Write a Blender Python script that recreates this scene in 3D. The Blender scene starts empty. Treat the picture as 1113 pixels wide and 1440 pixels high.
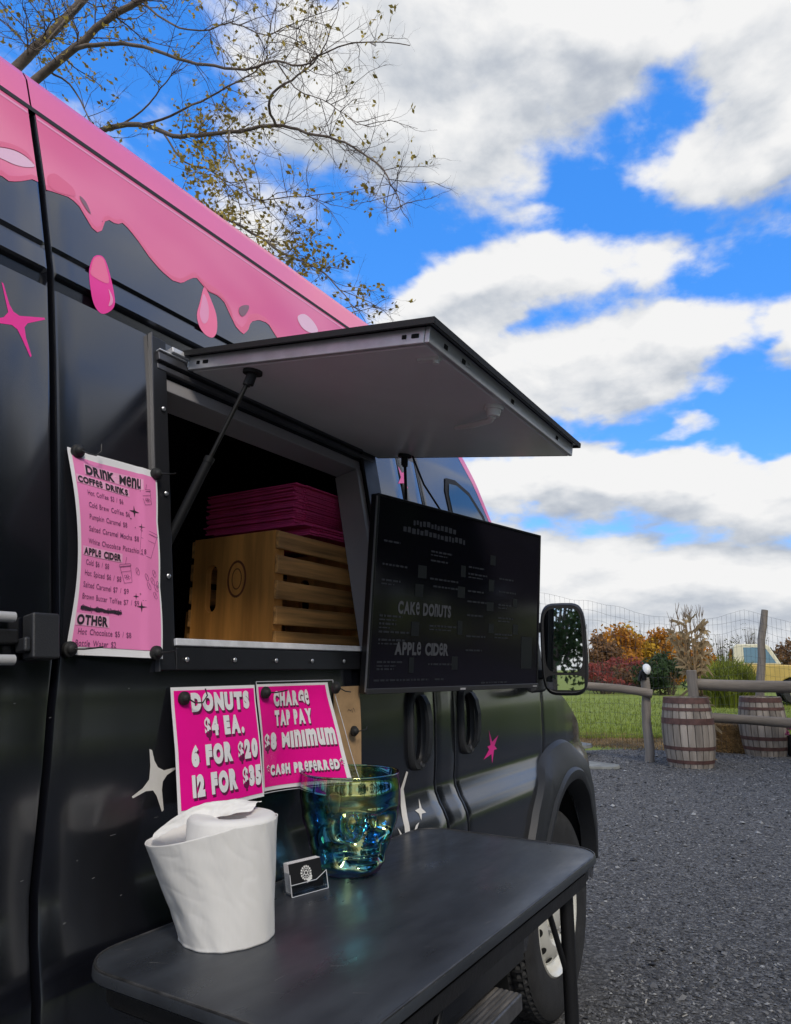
import bpy, bmesh, math, random
from math import sin, cos, pi, radians, atan2, hypot, sqrt
from mathutils import Vector as V, Matrix, noise
from mathutils.geometry import delaunay_2d_cdt

SC = bpy.context.scene
COL = SC.collection
random.seed(7)

# ------------------------------------------------------------------ camera
FPX, PW, PH = 985.0, 1113.0, 1440.0
PITCH, YAW = radians(12.4795), radians(31.6354)
CAM = V((1.0, 0.0, 1.30))
cd = bpy.data.cameras.new("camera")
cam = bpy.data.objects.new("camera", cd)
COL.objects.link(cam)
cam.location = CAM
cam.rotation_euler = (pi / 2 + PITCH, 0, YAW)
cd.sensor_fit = 'HORIZONTAL'
cd.sensor_width = 36.0
cd.lens = 36.0 * FPX / PW
cd.clip_start = 0.02
cd.clip_end = 3000
SC.camera = cam
FW = V((-sin(YAW) * cos(PITCH), cos(YAW) * cos(PITCH), sin(PITCH)))
RT = V((cos(YAW), sin(YAW), 0))
UP = RT.cross(FW)
FH = V((-sin(YAW), cos(YAW), 0))


def ray(px, py):
    return FW * FPX + RT * (px - PW / 2) - UP * (py - PH / 2)


def on_x(px, py, X):
    d = ray(px, py)
    return CAM + d * ((X - CAM.x) / d.x)


def on_z(px, py, Z=0.0):
    d = ray(px, py)
    return CAM + d * ((Z - CAM.z) / d.z)


def at_depth(px, py, dep):
    """point whose horizontal distance along the viewing heading is dep metres"""
    d = ray(px, py)
    return CAM + d * (dep / d.dot(FH))


# ------------------------------------------------------------------ world and sun
SUN_EL, SUN_AZ = radians(42), radians(128)      # azimuth clockwise from +Y
sun_dir = V((sin(SUN_AZ) * cos(SUN_EL), cos(SUN_AZ) * cos(SUN_EL), sin(SUN_EL)))
sd = bpy.data.lights.new("sun", 'SUN')
sd.energy = 1.5
sd.angle = radians(14)
sd.color = (1.0, 0.92, 0.80)
so = bpy.data.objects.new("sun", sd)
COL.objects.link(so)
so.rotation_euler = sun_dir.to_track_quat('Z', 'Y').to_euler()
so.location = (8, -8, 12)

SC.view_settings.view_transform = 'Standard'
SC.view_settings.look = 'None'
SC.view_settings.exposure = 0.36
SC.view_settings.gamma = 1.0

world = bpy.data.worlds.new("World")
SC.world = world
world.use_nodes = True


def azel(px, py):
    d = ray(px, py).normalized()
    return math.degrees(atan2(d.x, d.y)), math.degrees(math.asin(d.z))


# cloud masses: centre (photo px only to read off the azimuth and elevation), half sizes in px, tilt, weight
CLOUDS = [
    (640, 90, 260, 210, 0, 1.15), (560, 220, 150, 80, 0.2, .5), (400, 190, 120, 210, 0, .55), (820, 40, 220, 90, 0, .7),
    (1020, 50, 220, 110, 0, .95), (1010, 225, 165, 85, 0.1, .95), (1090, 170, 120, 110, 0, .8), (930, 200, 90, 60, 0, .3),
    (760, 395, 230, 66, 0.05, 1.15), (620, 440, 140, 65, 0.1, .8), (690, 520, 120, 100, 0, .75), (890, 480, 165, 55, 0, 1.0), (850, 548, 150, 50, 0, 1.0),
    (1110, 460, 70, 55, 0, 1.0), (960, 602, 80, 18, 0, .60), (300, 330, 160, 70, 0, .45), (330, 20, 120, 80, 0, .35),
    (760, 305, 60, 25, 0, .4), (150, 160, 180, 50, .5, .2),
    (560, 670, 330, 60, 0, .8), (900, 680, 330, 52, 0, 1.1), (1130, 690, 260, 60, 0, .9),
    (760, 800, 620, 75, 0, .85), (950, 900, 900, 110, 0, 1.05), (300, 860, 800, 160, 0, 1.0),
]


def build_world():
    nt = world.node_tree
    nt.nodes.clear()
    N, L = nt.nodes, nt.links
    # ---- density group: Vector (az, el, 0) in degrees -> Density
    g = bpy.data.node_groups.new("cloud_density", 'ShaderNodeTree')
    g.interface.new_socket("P", in_out='INPUT', socket_type='NodeSocketVector')
    g.interface.new_socket("D", in_out='OUTPUT', socket_type='NodeSocketFloat')
    gn, gl = g.nodes, g.links
    gi = gn.new('NodeGroupInput'); go = gn.new('NodeGroupOutput')

    def m(op, a, b=None, c=None, grp=True):
        nn, ll = (gn, gl) if grp else (N, L)
        x = nn.new('ShaderNodeMath'); x.operation = op
        for i, s in enumerate((a, b, c)):
            if s is None:
                continue
            if isinstance(s, (int, float)):
                x.inputs[i].default_value = s
            else:
                ll.new(s, x.inputs[i])
        return x.outputs[0]

    def noise_n(vec, sc, det, rough, grp=True, dist=0.0):
        nn, ll = (gn, gl) if grp else (N, L)
        x = nn.new('ShaderNodeTexNoise')
        x.inputs['Scale'].default_value = sc
        x.inputs['Detail'].default_value = det
        x.inputs['Roughness'].default_value = rough
        x.inputs['Distortion'].default_value = dist
        ll.new(vec, x.inputs['Vector'])
        return x
    # stretched coordinate: clouds get flatter towards the horizon
    sep = gn.new('ShaderNodeSeparateXYZ'); gl.new(gi.outputs[0], sep.inputs[0])
    vy = m('ADD', sep.outputs[1], m('MULTIPLY', m('LOGARITHM', m('ADD', m('MAXIMUM', sep.outputs[1], -2.0), 5.0), math.e), 16.0))
    vx = m('MULTIPLY', sep.outputs[0], m('COSINE', m('MULTIPLY', sep.outputs[1], pi / 180)))
    cmb = gn.new('ShaderNodeCombineXYZ'); gl.new(vx, cmb.inputs[0]); gl.new(vy, cmb.inputs[1])
    wv = noise_n(cmb.outputs[0], 0.11, 4, 0.6)
    sub = gn.new('ShaderNodeVectorMath'); sub.operation = 'SUBTRACT'
    gl.new(wv.outputs['Color'], sub.inputs[0]); sub.inputs[1].default_value = (.5, .5, .5)
    sc_ = gn.new('ShaderNodeVectorMath'); sc_.operation = 'MULTIPLY'
    gl.new(sub.outputs[0], sc_.inputs[0]); sc_.inputs[1].default_value = (9, 5, 0)
    ad = gn.new('ShaderNodeVectorMath'); ad.operation = 'ADD'
    gl.new(gi.outputs[0], ad.inputs[0]); gl.new(sc_.outputs[0], ad.inputs[1])
    total = None
    for (cx, cy, hx, hy, tilt, w) in CLOUDS:
        a0, e0 = azel(cx, cy)
        a1, _ = azel(cx + hx, cy); a2, _ = azel(cx - hx, cy)
        _, e1 = azel(cx, cy - hy); _, e2 = azel(cx, cy + hy)
        mp = gn.new('ShaderNodeMapping'); mp.vector_type = 'TEXTURE'
        mp.inputs['Location'].default_value = (a0, e0, 0)
        mp.inputs['Rotation'].default_value = (0, 0, tilt)
        mp.inputs['Scale'].default_value = (abs(a1 - a2) / 2 * 1.25, abs(e1 - e2) / 2 * 1.25, 1)
        gl.new(ad.outputs[0], mp.inputs['Vector'])
        ln = gn.new('ShaderNodeVectorMath'); ln.operation = 'LENGTH'
        gl.new(mp.outputs[0], ln.inputs[0])
        mr = gn.new('ShaderNodeMapRange'); mr.interpolation_type = 'SMOOTHSTEP'
        mr.inputs['From Min'].default_value = 1.0; mr.inputs['From Max'].default_value = 0.25
        mr.inputs['To Min'].default_value = 0.0; mr.inputs['To Max'].default_value = w
        gl.new(ln.outputs['Value'], mr.inputs['Value'])
        total = mr.outputs[0] if total is None else m('ADD', total, mr.outputs[0])
    # the rest of the sky: broken cover
    a0, e0 = azel(556, 400)
    mp = gn.new('ShaderNodeVectorMath'); mp.operation = 'DISTANCE'
    gl.new(gi.outputs[0], mp.inputs[0]); mp.inputs[1].default_value = (a0, e0, 0)
    mr = gn.new('ShaderNodeMapRange'); mr.interpolation_type = 'SMOOTHSTEP'
    mr.inputs['From Min'].default_value = 34; mr.inputs['From Max'].default_value = 52
    mr.inputs['To Max'].default_value = 0.62
    gl.new(mp.outputs['Value'], mr.inputs['Value'])
    total = m('ADD', total, mr.outputs[0])
    total = m('MINIMUM', total, 1.25)
    f1 = noise_n(cmb.outputs[0], 0.085, 10, 0.56, dist=0.25).outputs['Fac']
    f2 = noise_n(cmb.outputs[0], 0.28, 7, 0.54).outputs['Fac']
    t = m('ADD', total, m('MULTIPLY', m('SUBTRACT', f1, .5), 2.6))
    t = m('ADD', t, m('MULTIPLY', m('SUBTRACT', f2, .5), 1.1))
    gl.new(t, go.inputs[0])

    # ---- main tree
    tc = N.new('ShaderNodeTexCoord')
    nrm = N.new('ShaderNodeVectorMath'); nrm.operation = 'NORMALIZE'
    L.new(tc.outputs['Generated'], nrm.inputs[0])
    s = N.new('ShaderNodeSeparateXYZ'); L.new(nrm.outputs[0], s.inputs[0])
    az = m('MULTIPLY', m('ARCTAN2', s.outputs[0], s.outputs[1], grp=False), 180 / pi, grp=False)
    el = m('MULTIPLY', m('ARCSINE', s.outputs[2], grp=False), 180 / pi, grp=False)
    cb = N.new('ShaderNodeCombineXYZ'); L.new(az, cb.inputs[0]); L.new(el, cb.inputs[1])
    g1 = N.new('ShaderNodeGroup'); g1.node_tree = g; L.new(cb.outputs[0], g1.inputs[0])
    sh = N.new('ShaderNodeVectorMath'); sh.operation = 'ADD'
    L.new(cb.outputs[0], sh.inputs[0]); sh.inputs[1].default_value = (1.6, 2.6, 0)
    g2 = N.new('ShaderNodeGroup'); g2.node_tree = g; L.new(sh.outputs[0], g2.inputs[0])
    d = g1.outputs[0]
    mask = N.new('ShaderNodeMapRange'); mask.interpolation_type = 'SMOOTHSTEP'
    mask.inputs['From Min'].default_value = .14; mask.inputs['From Max'].default_value = .80
    L.new(d, mask.inputs['Value'])
    # light comes from above right: thinner towards the sun = bright edge, thick above = grey base
    df = m('SUBTRACT', d, g2.outputs[0], grp=False)
    lit = m('ADD', m('MULTIPLY', df, .50, grp=False), .74, grp=False)
    thick = N.new('ShaderNodeMapRange'); thick.interpolation_type = 'SMOOTHSTEP'
    thick.inputs['From Min'].default_value = .7; thick.inputs['From Max'].default_value = 2.0
    thick.inputs['To Max'].default_value = .38
    L.new(g2.outputs[0], thick.inputs['Value'])
    lit = m('SUBTRACT', lit, thick.outputs[0], grp=False)
    lowd = N.new('ShaderNodeMapRange')
    lowd.inputs['From Min'].default_value = 12; lowd.inputs['From Max'].default_value = 2
    lowd.inputs['To Max'].default_value = .10
    L.new(el, lowd.inputs['Value'])
    lit = m('SUBTRACT', lit, lowd.outputs[0], grp=False)
    lit = m('MINIMUM', m('MAXIMUM', lit, 0.0, grp=False), 1.0, grp=False)
    cr = N.new('ShaderNodeValToRGB')
    e = cr.color_ramp.elements
    e[0].position = .0; e[0].color = (.46, .51, .60, 1)
    e[1].position = .95; e[1].color = (1.0, 1.0, 1.0, 1)
    x = e.new(.35); x.color = (.64, .68, .74, 1)
    x = e.new(.65); x.color = (.83, .85, .88, 1)
    L.new(lit, cr.inputs[0])
    cs = N.new('ShaderNodeVectorMath'); cs.operation = 'SCALE'; cs.inputs['Scale'].default_value = 7.1
    L.new(cr.outputs[0], cs.inputs[0])
    sky = N.new('ShaderNodeTexSky'); sky.sky_type = 'NISHITA'
    sky.sun_disc = False
    sky.sun_elevation = SUN_EL
    sky.sun_rotation = SUN_AZ
    sky.altitude = 200; sky.air_density = 1.0; sky.dust_density = .4; sky.ozone_density = 2.5
    hs = N.new('ShaderNodeHueSaturation')
    hs.inputs['Saturation'].default_value = 1.25; hs.inputs['Value'].default_value = 3.3
    L.new(sky.outputs[0], hs.inputs['Color'])
    mx = N.new('ShaderNodeMix'); mx.data_type = 'RGBA'
    L.new(mask.outputs[0], mx.inputs['Factor'])
    bm_ = N.new('ShaderNodeMix'); bm_.data_type = 'RGBA'; bm_.inputs['Factor'].default_value = .72
    L.new(hs.outputs[0], bm_.inputs['A']); bm_.inputs['B'].default_value = (.20, 1.85, 6.7, 1)
    L.new(bm_.outputs['Result'], mx.inputs['A']); L.new(cs.outputs[0], mx.inputs['B'])
    bg = N.new('ShaderNodeBackground'); bg.inputs['Strength'].default_value = 0.10
    L.new(mx.outputs['Result'], bg.inputs['Color'])
    out = N.new('ShaderNodeOutputWorld'); L.new(bg.outputs[0], out.inputs[0])


build_world()

# ------------------------------------------------------------------ materials
MATS = {}


def mat(name, color=(.5, .5, .5), rough=.5, metal=0.0, spec=.5, var=0.0, vscale=8.0, var2=None, bump=0.0, bscale=60.0,
        rvar=0.0, coat=0.0, stretch=None, sub=0.0, detail=6, trans=0.0, ior=None):
    """one principled material: base colour broken up by noise, rough variation and fine bump"""
    if name in MATS:
        return MATS[name]
    mt = bpy.data.materials.new(name)
    mt.use_nodes = True
    nt = mt.node_tree
    b = nt.nodes['Principled BSDF']
    b.inputs['Base Color'].default_value = (*color, 1)
    b.inputs['Roughness'].default_value = rough
    b.inputs['Metallic'].default_value = metal
    b.inputs['Specular IOR Level'].default_value = spec
    b.inputs['Coat Weight'].default_value = coat
    b.inputs['Coat Roughness'].default_value = .12
    b.inputs['Transmission Weight'].default_value = trans
    if ior:
        b.inputs['IOR'].default_value = ior
    tc = nt.nodes.new('ShaderNodeTexCoord')
    vec = tc.outputs['Object']
    if stretch:
        mp = nt.nodes.new('ShaderNodeMapping'); mp.inputs['Scale'].default_value = stretch
        nt.links.new(vec, mp.inputs['Vector']); vec = mp.outputs[0]

    def nz(s, det=detail, r=.6):
        n = nt.nodes.new('ShaderNodeTexNoise')
        n.inputs['Scale'].default_value = s; n.inputs['Detail'].default_value = det; n.inputs['Roughness'].default_value = r
        nt.links.new(vec, n.inputs['Vector'])
        return n.outputs['Fac']
    if var > 0 or var2:
        r = nt.nodes.new('ShaderNodeValToRGB')
        c1 = tuple(min(1, c * (1 - var)) for c in color)
        c2 = var2 if var2 else tuple(min(1, c * (1 + var)) for c in color)
        r.color_ramp.elements[0].position = .32; r.color_ramp.elements[0].color = (*c1, 1)
        r.color_ramp.elements[1].position = .68; r.color_ramp.elements[1].color = (*c2, 1)
        nt.links.new(nz(vscale), r.inputs[0])
        nt.links.new(r.outputs[0], b.inputs['Base Color'])
    if rvar > 0:
        mr = nt.nodes.new('ShaderNodeMapRange')
        mr.inputs['From Min'].default_value = .3; mr.inputs['From Max'].default_value = .7
        mr.inputs['To Min'].default_value = rough - rvar; mr.inputs['To Max'].default_value = rough + rvar
        nt.links.new(nz(vscale * 1.7), mr.inputs['Value'])
        nt.links.new(mr.outputs[0], b.inputs['Roughness'])
    if bump > 0:
        bp = nt.nodes.new('ShaderNodeBump')
        bp.inputs['Strength'].default_value = bump; bp.inputs['Distance'].default_value = .01
        nt.links.new(nz(bscale), bp.inputs['Height'])
        nt.links.new(bp.outputs[0], b.inputs['Normal'])
    MATS[name] = mt
    return mt


M_PAINT = mat('black_satin_wrap', (.0045, .005, .008), .22, rvar=.04, vscale=2.0, spec=1.0, var=.15, coat=.7)
M_INNER = mat('dark_inner_steel', (.012, .012, .013), .7, var=.3)
M_PINK = mat('pink_wrap', (.95, .17, .34), .30, spec=.5, var=.05, vscale=3, coat=.15)
M_ICING = mat('pink_icing_print', (.80, .080, .27), .28, var=.001, var2=(.97, .26, .43), vscale=3.2, stretch=(1, .55, 1), detail=1.5, coat=.2)
M_PINKD = mat('deep_pink_wrap', (.88, .105, .29), .32, coat=.15)
M_PINKM = mat('dusty_pink_wrap', (.84, .15, .29), .32)
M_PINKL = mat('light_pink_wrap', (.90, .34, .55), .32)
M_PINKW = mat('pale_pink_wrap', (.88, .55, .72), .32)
M_HOT = mat('hot_pink_wrap', (.90, .03, .33), .32)
M_WHITED = mat('white_decal', (.72, .70, .66), .45, var=.06, vscale=30)
M_RUBBER = mat('black_rubber', (.012, .012, .012), .65, bump=.1, bscale=120)
M_PLAST = mat('black_grained_plastic', (.022, .023, .026), .48, bump=.12, bscale=420, rvar=.05)
M_FLARE = mat('grey_black_plastic', (.020, .022, .026), .50, bump=.12, bscale=380)
M_TYRE = mat('tyre_rubber', (.025, .025, .026), .75, var=.35, vscale=14, bump=.2, bscale=140)
M_RIM = mat('silver_painted_steel', (.80, .78, .70), .38, metal=.35, var=.10, vscale=6, rvar=.06)
M_HOLE = mat('dark_hole', (.006, .006, .006), .9)
M_ALU = mat('brushed_aluminium', (.60, .60, .61), .42, metal=.45, var=.12, vscale=20, rvar=.08, stretch=(1, .1, 1))
M_ALUD = mat('dark_anodised_aluminium', (.10, .10, .11), .42, metal=.6, var=.2, vscale=12)
M_LIDIN = mat('grey_lid_panel', (.80, .785, .79), .22, spec=.5, var=.06, vscale=3, rvar=.06)
M_SCREW = mat('steel_screw', (.7, .7, .7), .3, metal=.9)
M_WHITEP = mat('white_plastic', (.82, .82, .80), .35)
M_SCREEN = mat('tv_glass', (.010, .009, .014), .10, spec=.4)
M_BEZEL = mat('tv_bezel', (.010, .010, .012), .28)
M_PAPERW = mat('white_paper', (.80, .79, .80), .6, var=.02)
M_PAPERP = mat('pink_printed_paper', (.84, .235, .50), .55, var=.025, vscale=10)
M_MAGENTA = mat('magenta_printed_paper', (.84, .003, .28), .55, spec=.2, var=.04, vscale=12)
M_INK = mat('black_ink', (.022, .015, .024), .6)
M_INKG = mat('plum_ink', (.17, .045, .13), .6)
M_INKS = mat('letter_shadow_ink', (.13, .002, .055), .5)
M_SLEEVE = mat('plastic_edge', (.55, .55, .57), .15)
M_KRAFT = mat('kraft_paper', (.42, .27, .14), .7, var=.15, vscale=30)
M_TABLE = mat('black_table_laminate', (.025, .028, .034), .36, rvar=.13, vscale=9, var2=(.047, .053, .062), var=.1, bump=.03, bscale=30, stretch=(1, .35, 1))
M_TEDGE = mat('black_powder_coat', (.012, .012, .013), .42, rvar=.1, bump=.1, bscale=150)
M_SCUFF = mat('grey_scuff', (.16, .16, .16), .6)
M_TOWEL = mat('paper_towel', (.79, .775, .745), .95, var=.04, vscale=9, bump=.22, bscale=26, spec=.15, stretch=(1, 1, .35), detail=3)
M_CORE = mat('cardboard_core', (.40, .30, .20), .8)
M_CARD = mat('black_card', (.012, .012, .014), .4)
M_WOOD = mat('crate_plywood', (.56, .25, .062), .5, var=.42, vscale=17, stretch=(1, 1, .09), bump=.05, bscale=40)
M_SLAT = mat('crate_slat_wood', (.46, .23, .072), .65, var=.65, vscale=55, stretch=(1, .05, 1), bump=.15, bscale=60)
M_STAMP = mat('red_brown_stamp', (.17, .05, .022), .7, var=.4, vscale=40)
M_BOXP = mat('pink_card', (.88, .08, .30), .6, var=.12, vscale=12)
M_WEATH = mat('weathered_wood', (.235, .205, .175), .85, var=.38, vscale=9, stretch=(1, 1, .1), bump=.4, bscale=45)
M_RAIL = mat('weathered_rail_wood', (.20, .17, .14), .85, var=.4, vscale=9, stretch=(.12, .12, 1), bump=.4, bscale=45)
M_STAVE = mat('grey_oak_stave', (.27, .232, .195), .85, var=.45, vscale=10, stretch=(1, 1, .12), bump=.4, bscale=50)
M_HOOP = mat('rusty_hoop', (.105, .050, .042), .7, var=.4, vscale=10, bump=.2, bscale=60)
M_STONE = mat('grey_slate', (.20, .205, .19), .85, var=.3, vscale=6, bump=.4, bscale=20)
M_BARK = mat('grey_bark', (.17, .135, .11), .9, var=.35, vscale=8, bump=.6, bscale=30)
M_TWIG = mat('twig_bark', (.14, .105, .085), .9, var=.3, vscale=3)
M_YEL = mat('yellow_truck_paint', (.66, .47, .14), .4, var=.08, vscale=4)
M_CREAM = mat('cream_truck_paint', (.74, .69, .50), .4)
M_GLASSD = mat('window_glass', (.03, .05, .06), .05, spec=.9)
M_CHROME = mat('mirror_silver', (.82, .84, .84), .015, metal=1.0)
M_LAMP = mat('clear_lamp_plastic', (.62, .62, .60), .18, var=.25, vscale=60, stretch=(1, 1, 4))


def island_vary(m, lo, hi):
    """each stave, slat, leaf or card its own tone"""
    nt = m.node_tree; b = nt.nodes['Principled BSDF']
    g = nt.nodes.new('ShaderNodeNewGeometry'); mr = nt.nodes.new('ShaderNodeMapRange')
    mr.inputs['To Min'].default_value = lo; mr.inputs['To Max'].default_value = hi
    nt.links.new(g.outputs['Random Per Island'], mr.inputs['Value'])
    v = nt.nodes.new('ShaderNodeVectorMath'); v.operation = 'SCALE'
    sk = b.inputs['Base Color']
    if sk.links: nt.links.new(sk.links[0].from_socket, v.inputs[0])
    else: v.inputs[0].default_value = sk.default_value[:3]
    nt.links.new(mr.outputs[0], v.inputs['Scale']); nt.links.new(v.outputs[0], sk)


island_vary(M_STAVE, .6, 1.3); island_vary(M_SLAT, .75, 1.2); island_vary(M_BOXP, .75, 1.15)


def leaf_mat(name, col, var=.35):
    m = mat(name, col, .6, var=var, vscale=1.4)
    b = m.node_tree.nodes['Principled BSDF']
    b.inputs['Specular IOR Level'].default_value = .25
    nt = m.node_tree
    tl = nt.nodes.new('ShaderNodeBsdfTranslucent'); mx = nt.nodes.new('ShaderNodeMixShader'); mx.inputs['Fac'].default_value = .42
    island_vary(m, .65, 1.35)
    if b.inputs['Base Color'].links: nt.links.new(b.inputs['Base Color'].links[0].from_socket, tl.inputs['Color'])
    else: tl.inputs['Color'].default_value = (*col, 1)
    out = nt.nodes['Material Output']
    nt.links.new(b.outputs[0], mx.inputs[1]); nt.links.new(tl.outputs[0], mx.inputs[2]); nt.links.new(mx.outputs[0], out.inputs['Surface'])
    return m


# ------------------------------------------------------------------ mesh helpers
class MB:
    def __init__(self):
        self.v = []; self.f = []

    def add(self, vs, fs):
        o = len(self.v)
        self.v += [tuple(p) for p in vs]
        self.f += [tuple(i + o for i in f) for f in fs]

    def hexa(self, p):
        """8 corners: bottom loop then top loop"""
        self.add(p, [(3, 2, 1, 0), (4, 5, 6, 7), (0, 1, 5, 4), (1, 2, 6, 5), (2, 3, 7, 6), (3, 0, 4, 7)])

    def box(self, a, b):
        x0, y0, z0 = a; x1, y1, z1 = b
        self.hexa([(x0, y0, z0), (x1, y0, z0), (x1, y1, z0), (x0, y1, z0), (x0, y0, z1), (x1, y0, z1), (x1, y1, z1), (x0, y1, z1)])

    def obox(self, c, ax, ay, az):
        """oriented box: centre and three half-axis vectors"""
        c = V(c)
        q = [c + ax * sx + ay * sy + az * sz for sz in (-1, 1) for sx, sy in ((-1, -1), (1, -1), (1, 1), (-1, 1))]
        self.hexa(q)

    def tube(self, pts, rad, n=8, cap=True):
        pts = [V(p) for p in pts]
        if not isinstance(rad, (list, tuple)):
            rad = [rad] * len(pts)
        rings = []
        prev = None
        for i, p in enumerate(pts):
            a = pts[max(i - 1, 0)]; b = pts[min(i + 1, len(pts) - 1)]
            t = (b - a)
            t = t.normalized() if t.length > 1e-9 else V((0, 0, 1))
            if prev is None:
                ref = V((0, 0, 1)) if abs(t.z) < .9 else V((1, 0, 0))
                u = t.cross(ref).normalized()
            else:
                u = prev - t * prev.dot(t)
                u = u.normalized() if u.length > 1e-6 else t.orthogonal().normalized()
            prev = u
            w = t.cross(u)
            rings.append([p + (u * cos(2 * pi * k / n) + w * sin(2 * pi * k / n)) * rad[i] for k in range(n)])
        vs = [q for r in rings for q in r]
        fs = []
        for i in range(len(rings) - 1):
            for k in range(n):
                a = i * n + k; b = i * n + (k + 1) % n
                fs.append((a, b, b + n, a + n))
        if cap:
            fs.append(tuple(range(n - 1, -1, -1)))
            fs.append(tuple((len(rings) - 1) * n + k for k in range(n)))
        self.add(vs, fs)

    def lathe(self, prof, n=32, c=(0, 0, 0), axis='Z', a0=0, a1=2 * pi, disp=None):
        """prof: list of (r, h)"""
        closed = abs(a1 - a0 - 2 * pi) < 1e-6
        cols = n if closed else n + 1
        vs = []
        for i, (r, h) in enumerate(prof):
            for k in range(cols):
                a = a0 + (a1 - a0) * k / n
                rr = r + (disp(a, h, i) if disp else 0)
                if axis == 'Z':
                    p = (c[0] + rr * cos(a), c[1] + rr * sin(a), c[2] + h)
                else:
                    p = (c[0] + h, c[1] + rr * cos(a), c[2] + rr * sin(a))
                vs.append(p)
        fs = []
        for i in range(len(prof) - 1):
            for k in range(n):
                a = i * cols + k; b = i * cols + (k + 1) % cols
                fs.append((a, b, b + cols, a + cols))
        self.add(vs, fs)

    def grid(self, nu, nv, fn):
        vs = [fn(i / nu, j / nv) for j in range(nv + 1) for i in range(nu + 1)]
        fs = [(j * (nu + 1) + i, j * (nu + 1) + i + 1, (j + 1) * (nu + 1) + i + 1, (j + 1) * (nu + 1) + i) for j in range(nv) for i in range(nu)]
        self.add(vs, fs)

    def disc(self, c, u, w, r, n=16):
        c = V(c)
        self.add([c + (u * cos(2 * pi * k / n) + w * sin(2 * pi * k / n)) * r for k in range(n)], [tuple(range(n))])


SETTING = ('lawn', 'gravel_yard', 'dry_grass_verge', 'loose_gravel', 'straw_bits', 'lawn_grass', 'dry_grass', 'hedgerow')


def obj(name, mb, m, parent=None, smooth=None, bevel=0, label=None, seg=2):
    root = parent
    while root is not None and root.parent is not None:
        root = root.parent
    org = V((0, 0, 0))
    if root is not None:
        org = V(root['base'])
    elif name not in SETTING:
        xs = [p[0] for p in mb.v]; ys = [p[1] for p in mb.v]; zs = [p[2] for p in mb.v]
        org = V(((min(xs) + max(xs)) / 2, (min(ys) + max(ys)) / 2, min(zs)))
    me = bpy.data.meshes.new(name)
    me.from_pydata([(p[0] - org.x, p[1] - org.y, p[2] - org.z) for p in mb.v], [], mb.f)
    me.materials.append(m)
    bm = bmesh.new(); bm.from_mesh(me)
    bmesh.ops.remove_doubles(bm, verts=bm.verts, dist=1e-5) if len(bm.verts) < 60000 else None
    bmesh.ops.recalc_face_normals(bm, faces=bm.faces) if len(bm.verts) < 60000 else None
    bm.to_mesh(me); bm.free()
    if smooth is not None:
        me.polygons.foreach_set('use_smooth', [True] * len(me.polygons))
        me.set_sharp_from_angle(angle=radians(smooth))
    o = bpy.data.objects.new(name, me)
    COL.objects.link(o)
    if bevel:
        md = o.modifiers.new('bevel', 'BEVEL'); md.width = bevel; md.segments = seg; md.limit_method = 'ANGLE'
        md.angle_limit = radians(35); md.harden_normals = True
        me.polygons.foreach_set('use_smooth', [True] * len(me.polygons))
        me.set_sharp_from_angle(angle=radians(40))
    if parent:
        o.parent = parent
    else:
        o.location = org
    if label:
        o['label'] = label
    return o


def tag(o, label=None, cat=None, group=None, kind=None):
    if label: o['label'] = label
    if cat: o['category'] = cat
    if group: o['group'] = group
    if kind: o['kind'] = kind
    return o


def thing(name, label, cat, loc=(0, 0, 0), group=None):
    o = bpy.data.objects.new(name, None)
    COL.objects.link(o)
    o.location = loc
    o['base'] = tuple(float(q) for q in loc)
    o.empty_display_size = .1
    return tag(o, label, cat, group)


def dup(root, loc, label=None, rz=0.0):
    r = root.copy(); COL.objects.link(r); r.location = loc; r.rotation_euler = (0, 0, rz)
    r['base'] = tuple(float(q) for q in loc)
    if label: r['label'] = label
    for ch in list(root.children):
        c = ch.copy(); COL.objects.link(c); c.parent = r
        for g in list(ch.children):
            d = g.copy(); COL.objects.link(d); d.parent = c
    return r


def each(name, mbs, m, parent, smooth=None, bevel=0):
    return [obj(name, b, m, parent, smooth, bevel) for b in mbs]


def interp(x, xs, ys):
    if x <= xs[0]: return ys[0]
    for i in range(1, len(xs)):
        if x <= xs[i]:
            t = (x - xs[i - 1]) / (xs[i] - xs[i - 1])
            return ys[i - 1] + t * (ys[i] - ys[i - 1])
    return ys[-1]


# ------------------------------------------------------------------ lettering
GLYPH = {}


def glyph(ch, bold):
    if ch in 'MW' and bold > .02:
        bold *= .55
    if ch == '$' and bold > .02:
        bold *= .45
    if ch.islower() and bold > .02:
        bold = bold * (.35 if ch in 'ea' else .7)
    key = (ch, bold)
    if key in GLYPH:
        return GLYPH[key]
    cu = bpy.data.curves.new('glyph', 'FONT')
    cu.body = ch; cu.size = 1.0; cu.offset = bold; cu.resolution_u = 4
    o = bpy.data.objects.new('glyph', cu)
    me = bpy.data.meshes.new_from_object(o)
    vs = [(v.co.x, v.co.y) for v in me.vertices]
    fs = [tuple(p.vertices) for p in me.polygons]
    bpy.data.objects.remove(o); bpy.data.meshes.remove(me); bpy.data.curves.remove(cu)
    GLYPH[key] = (vs, fs)
    return GLYPH[key]


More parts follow.
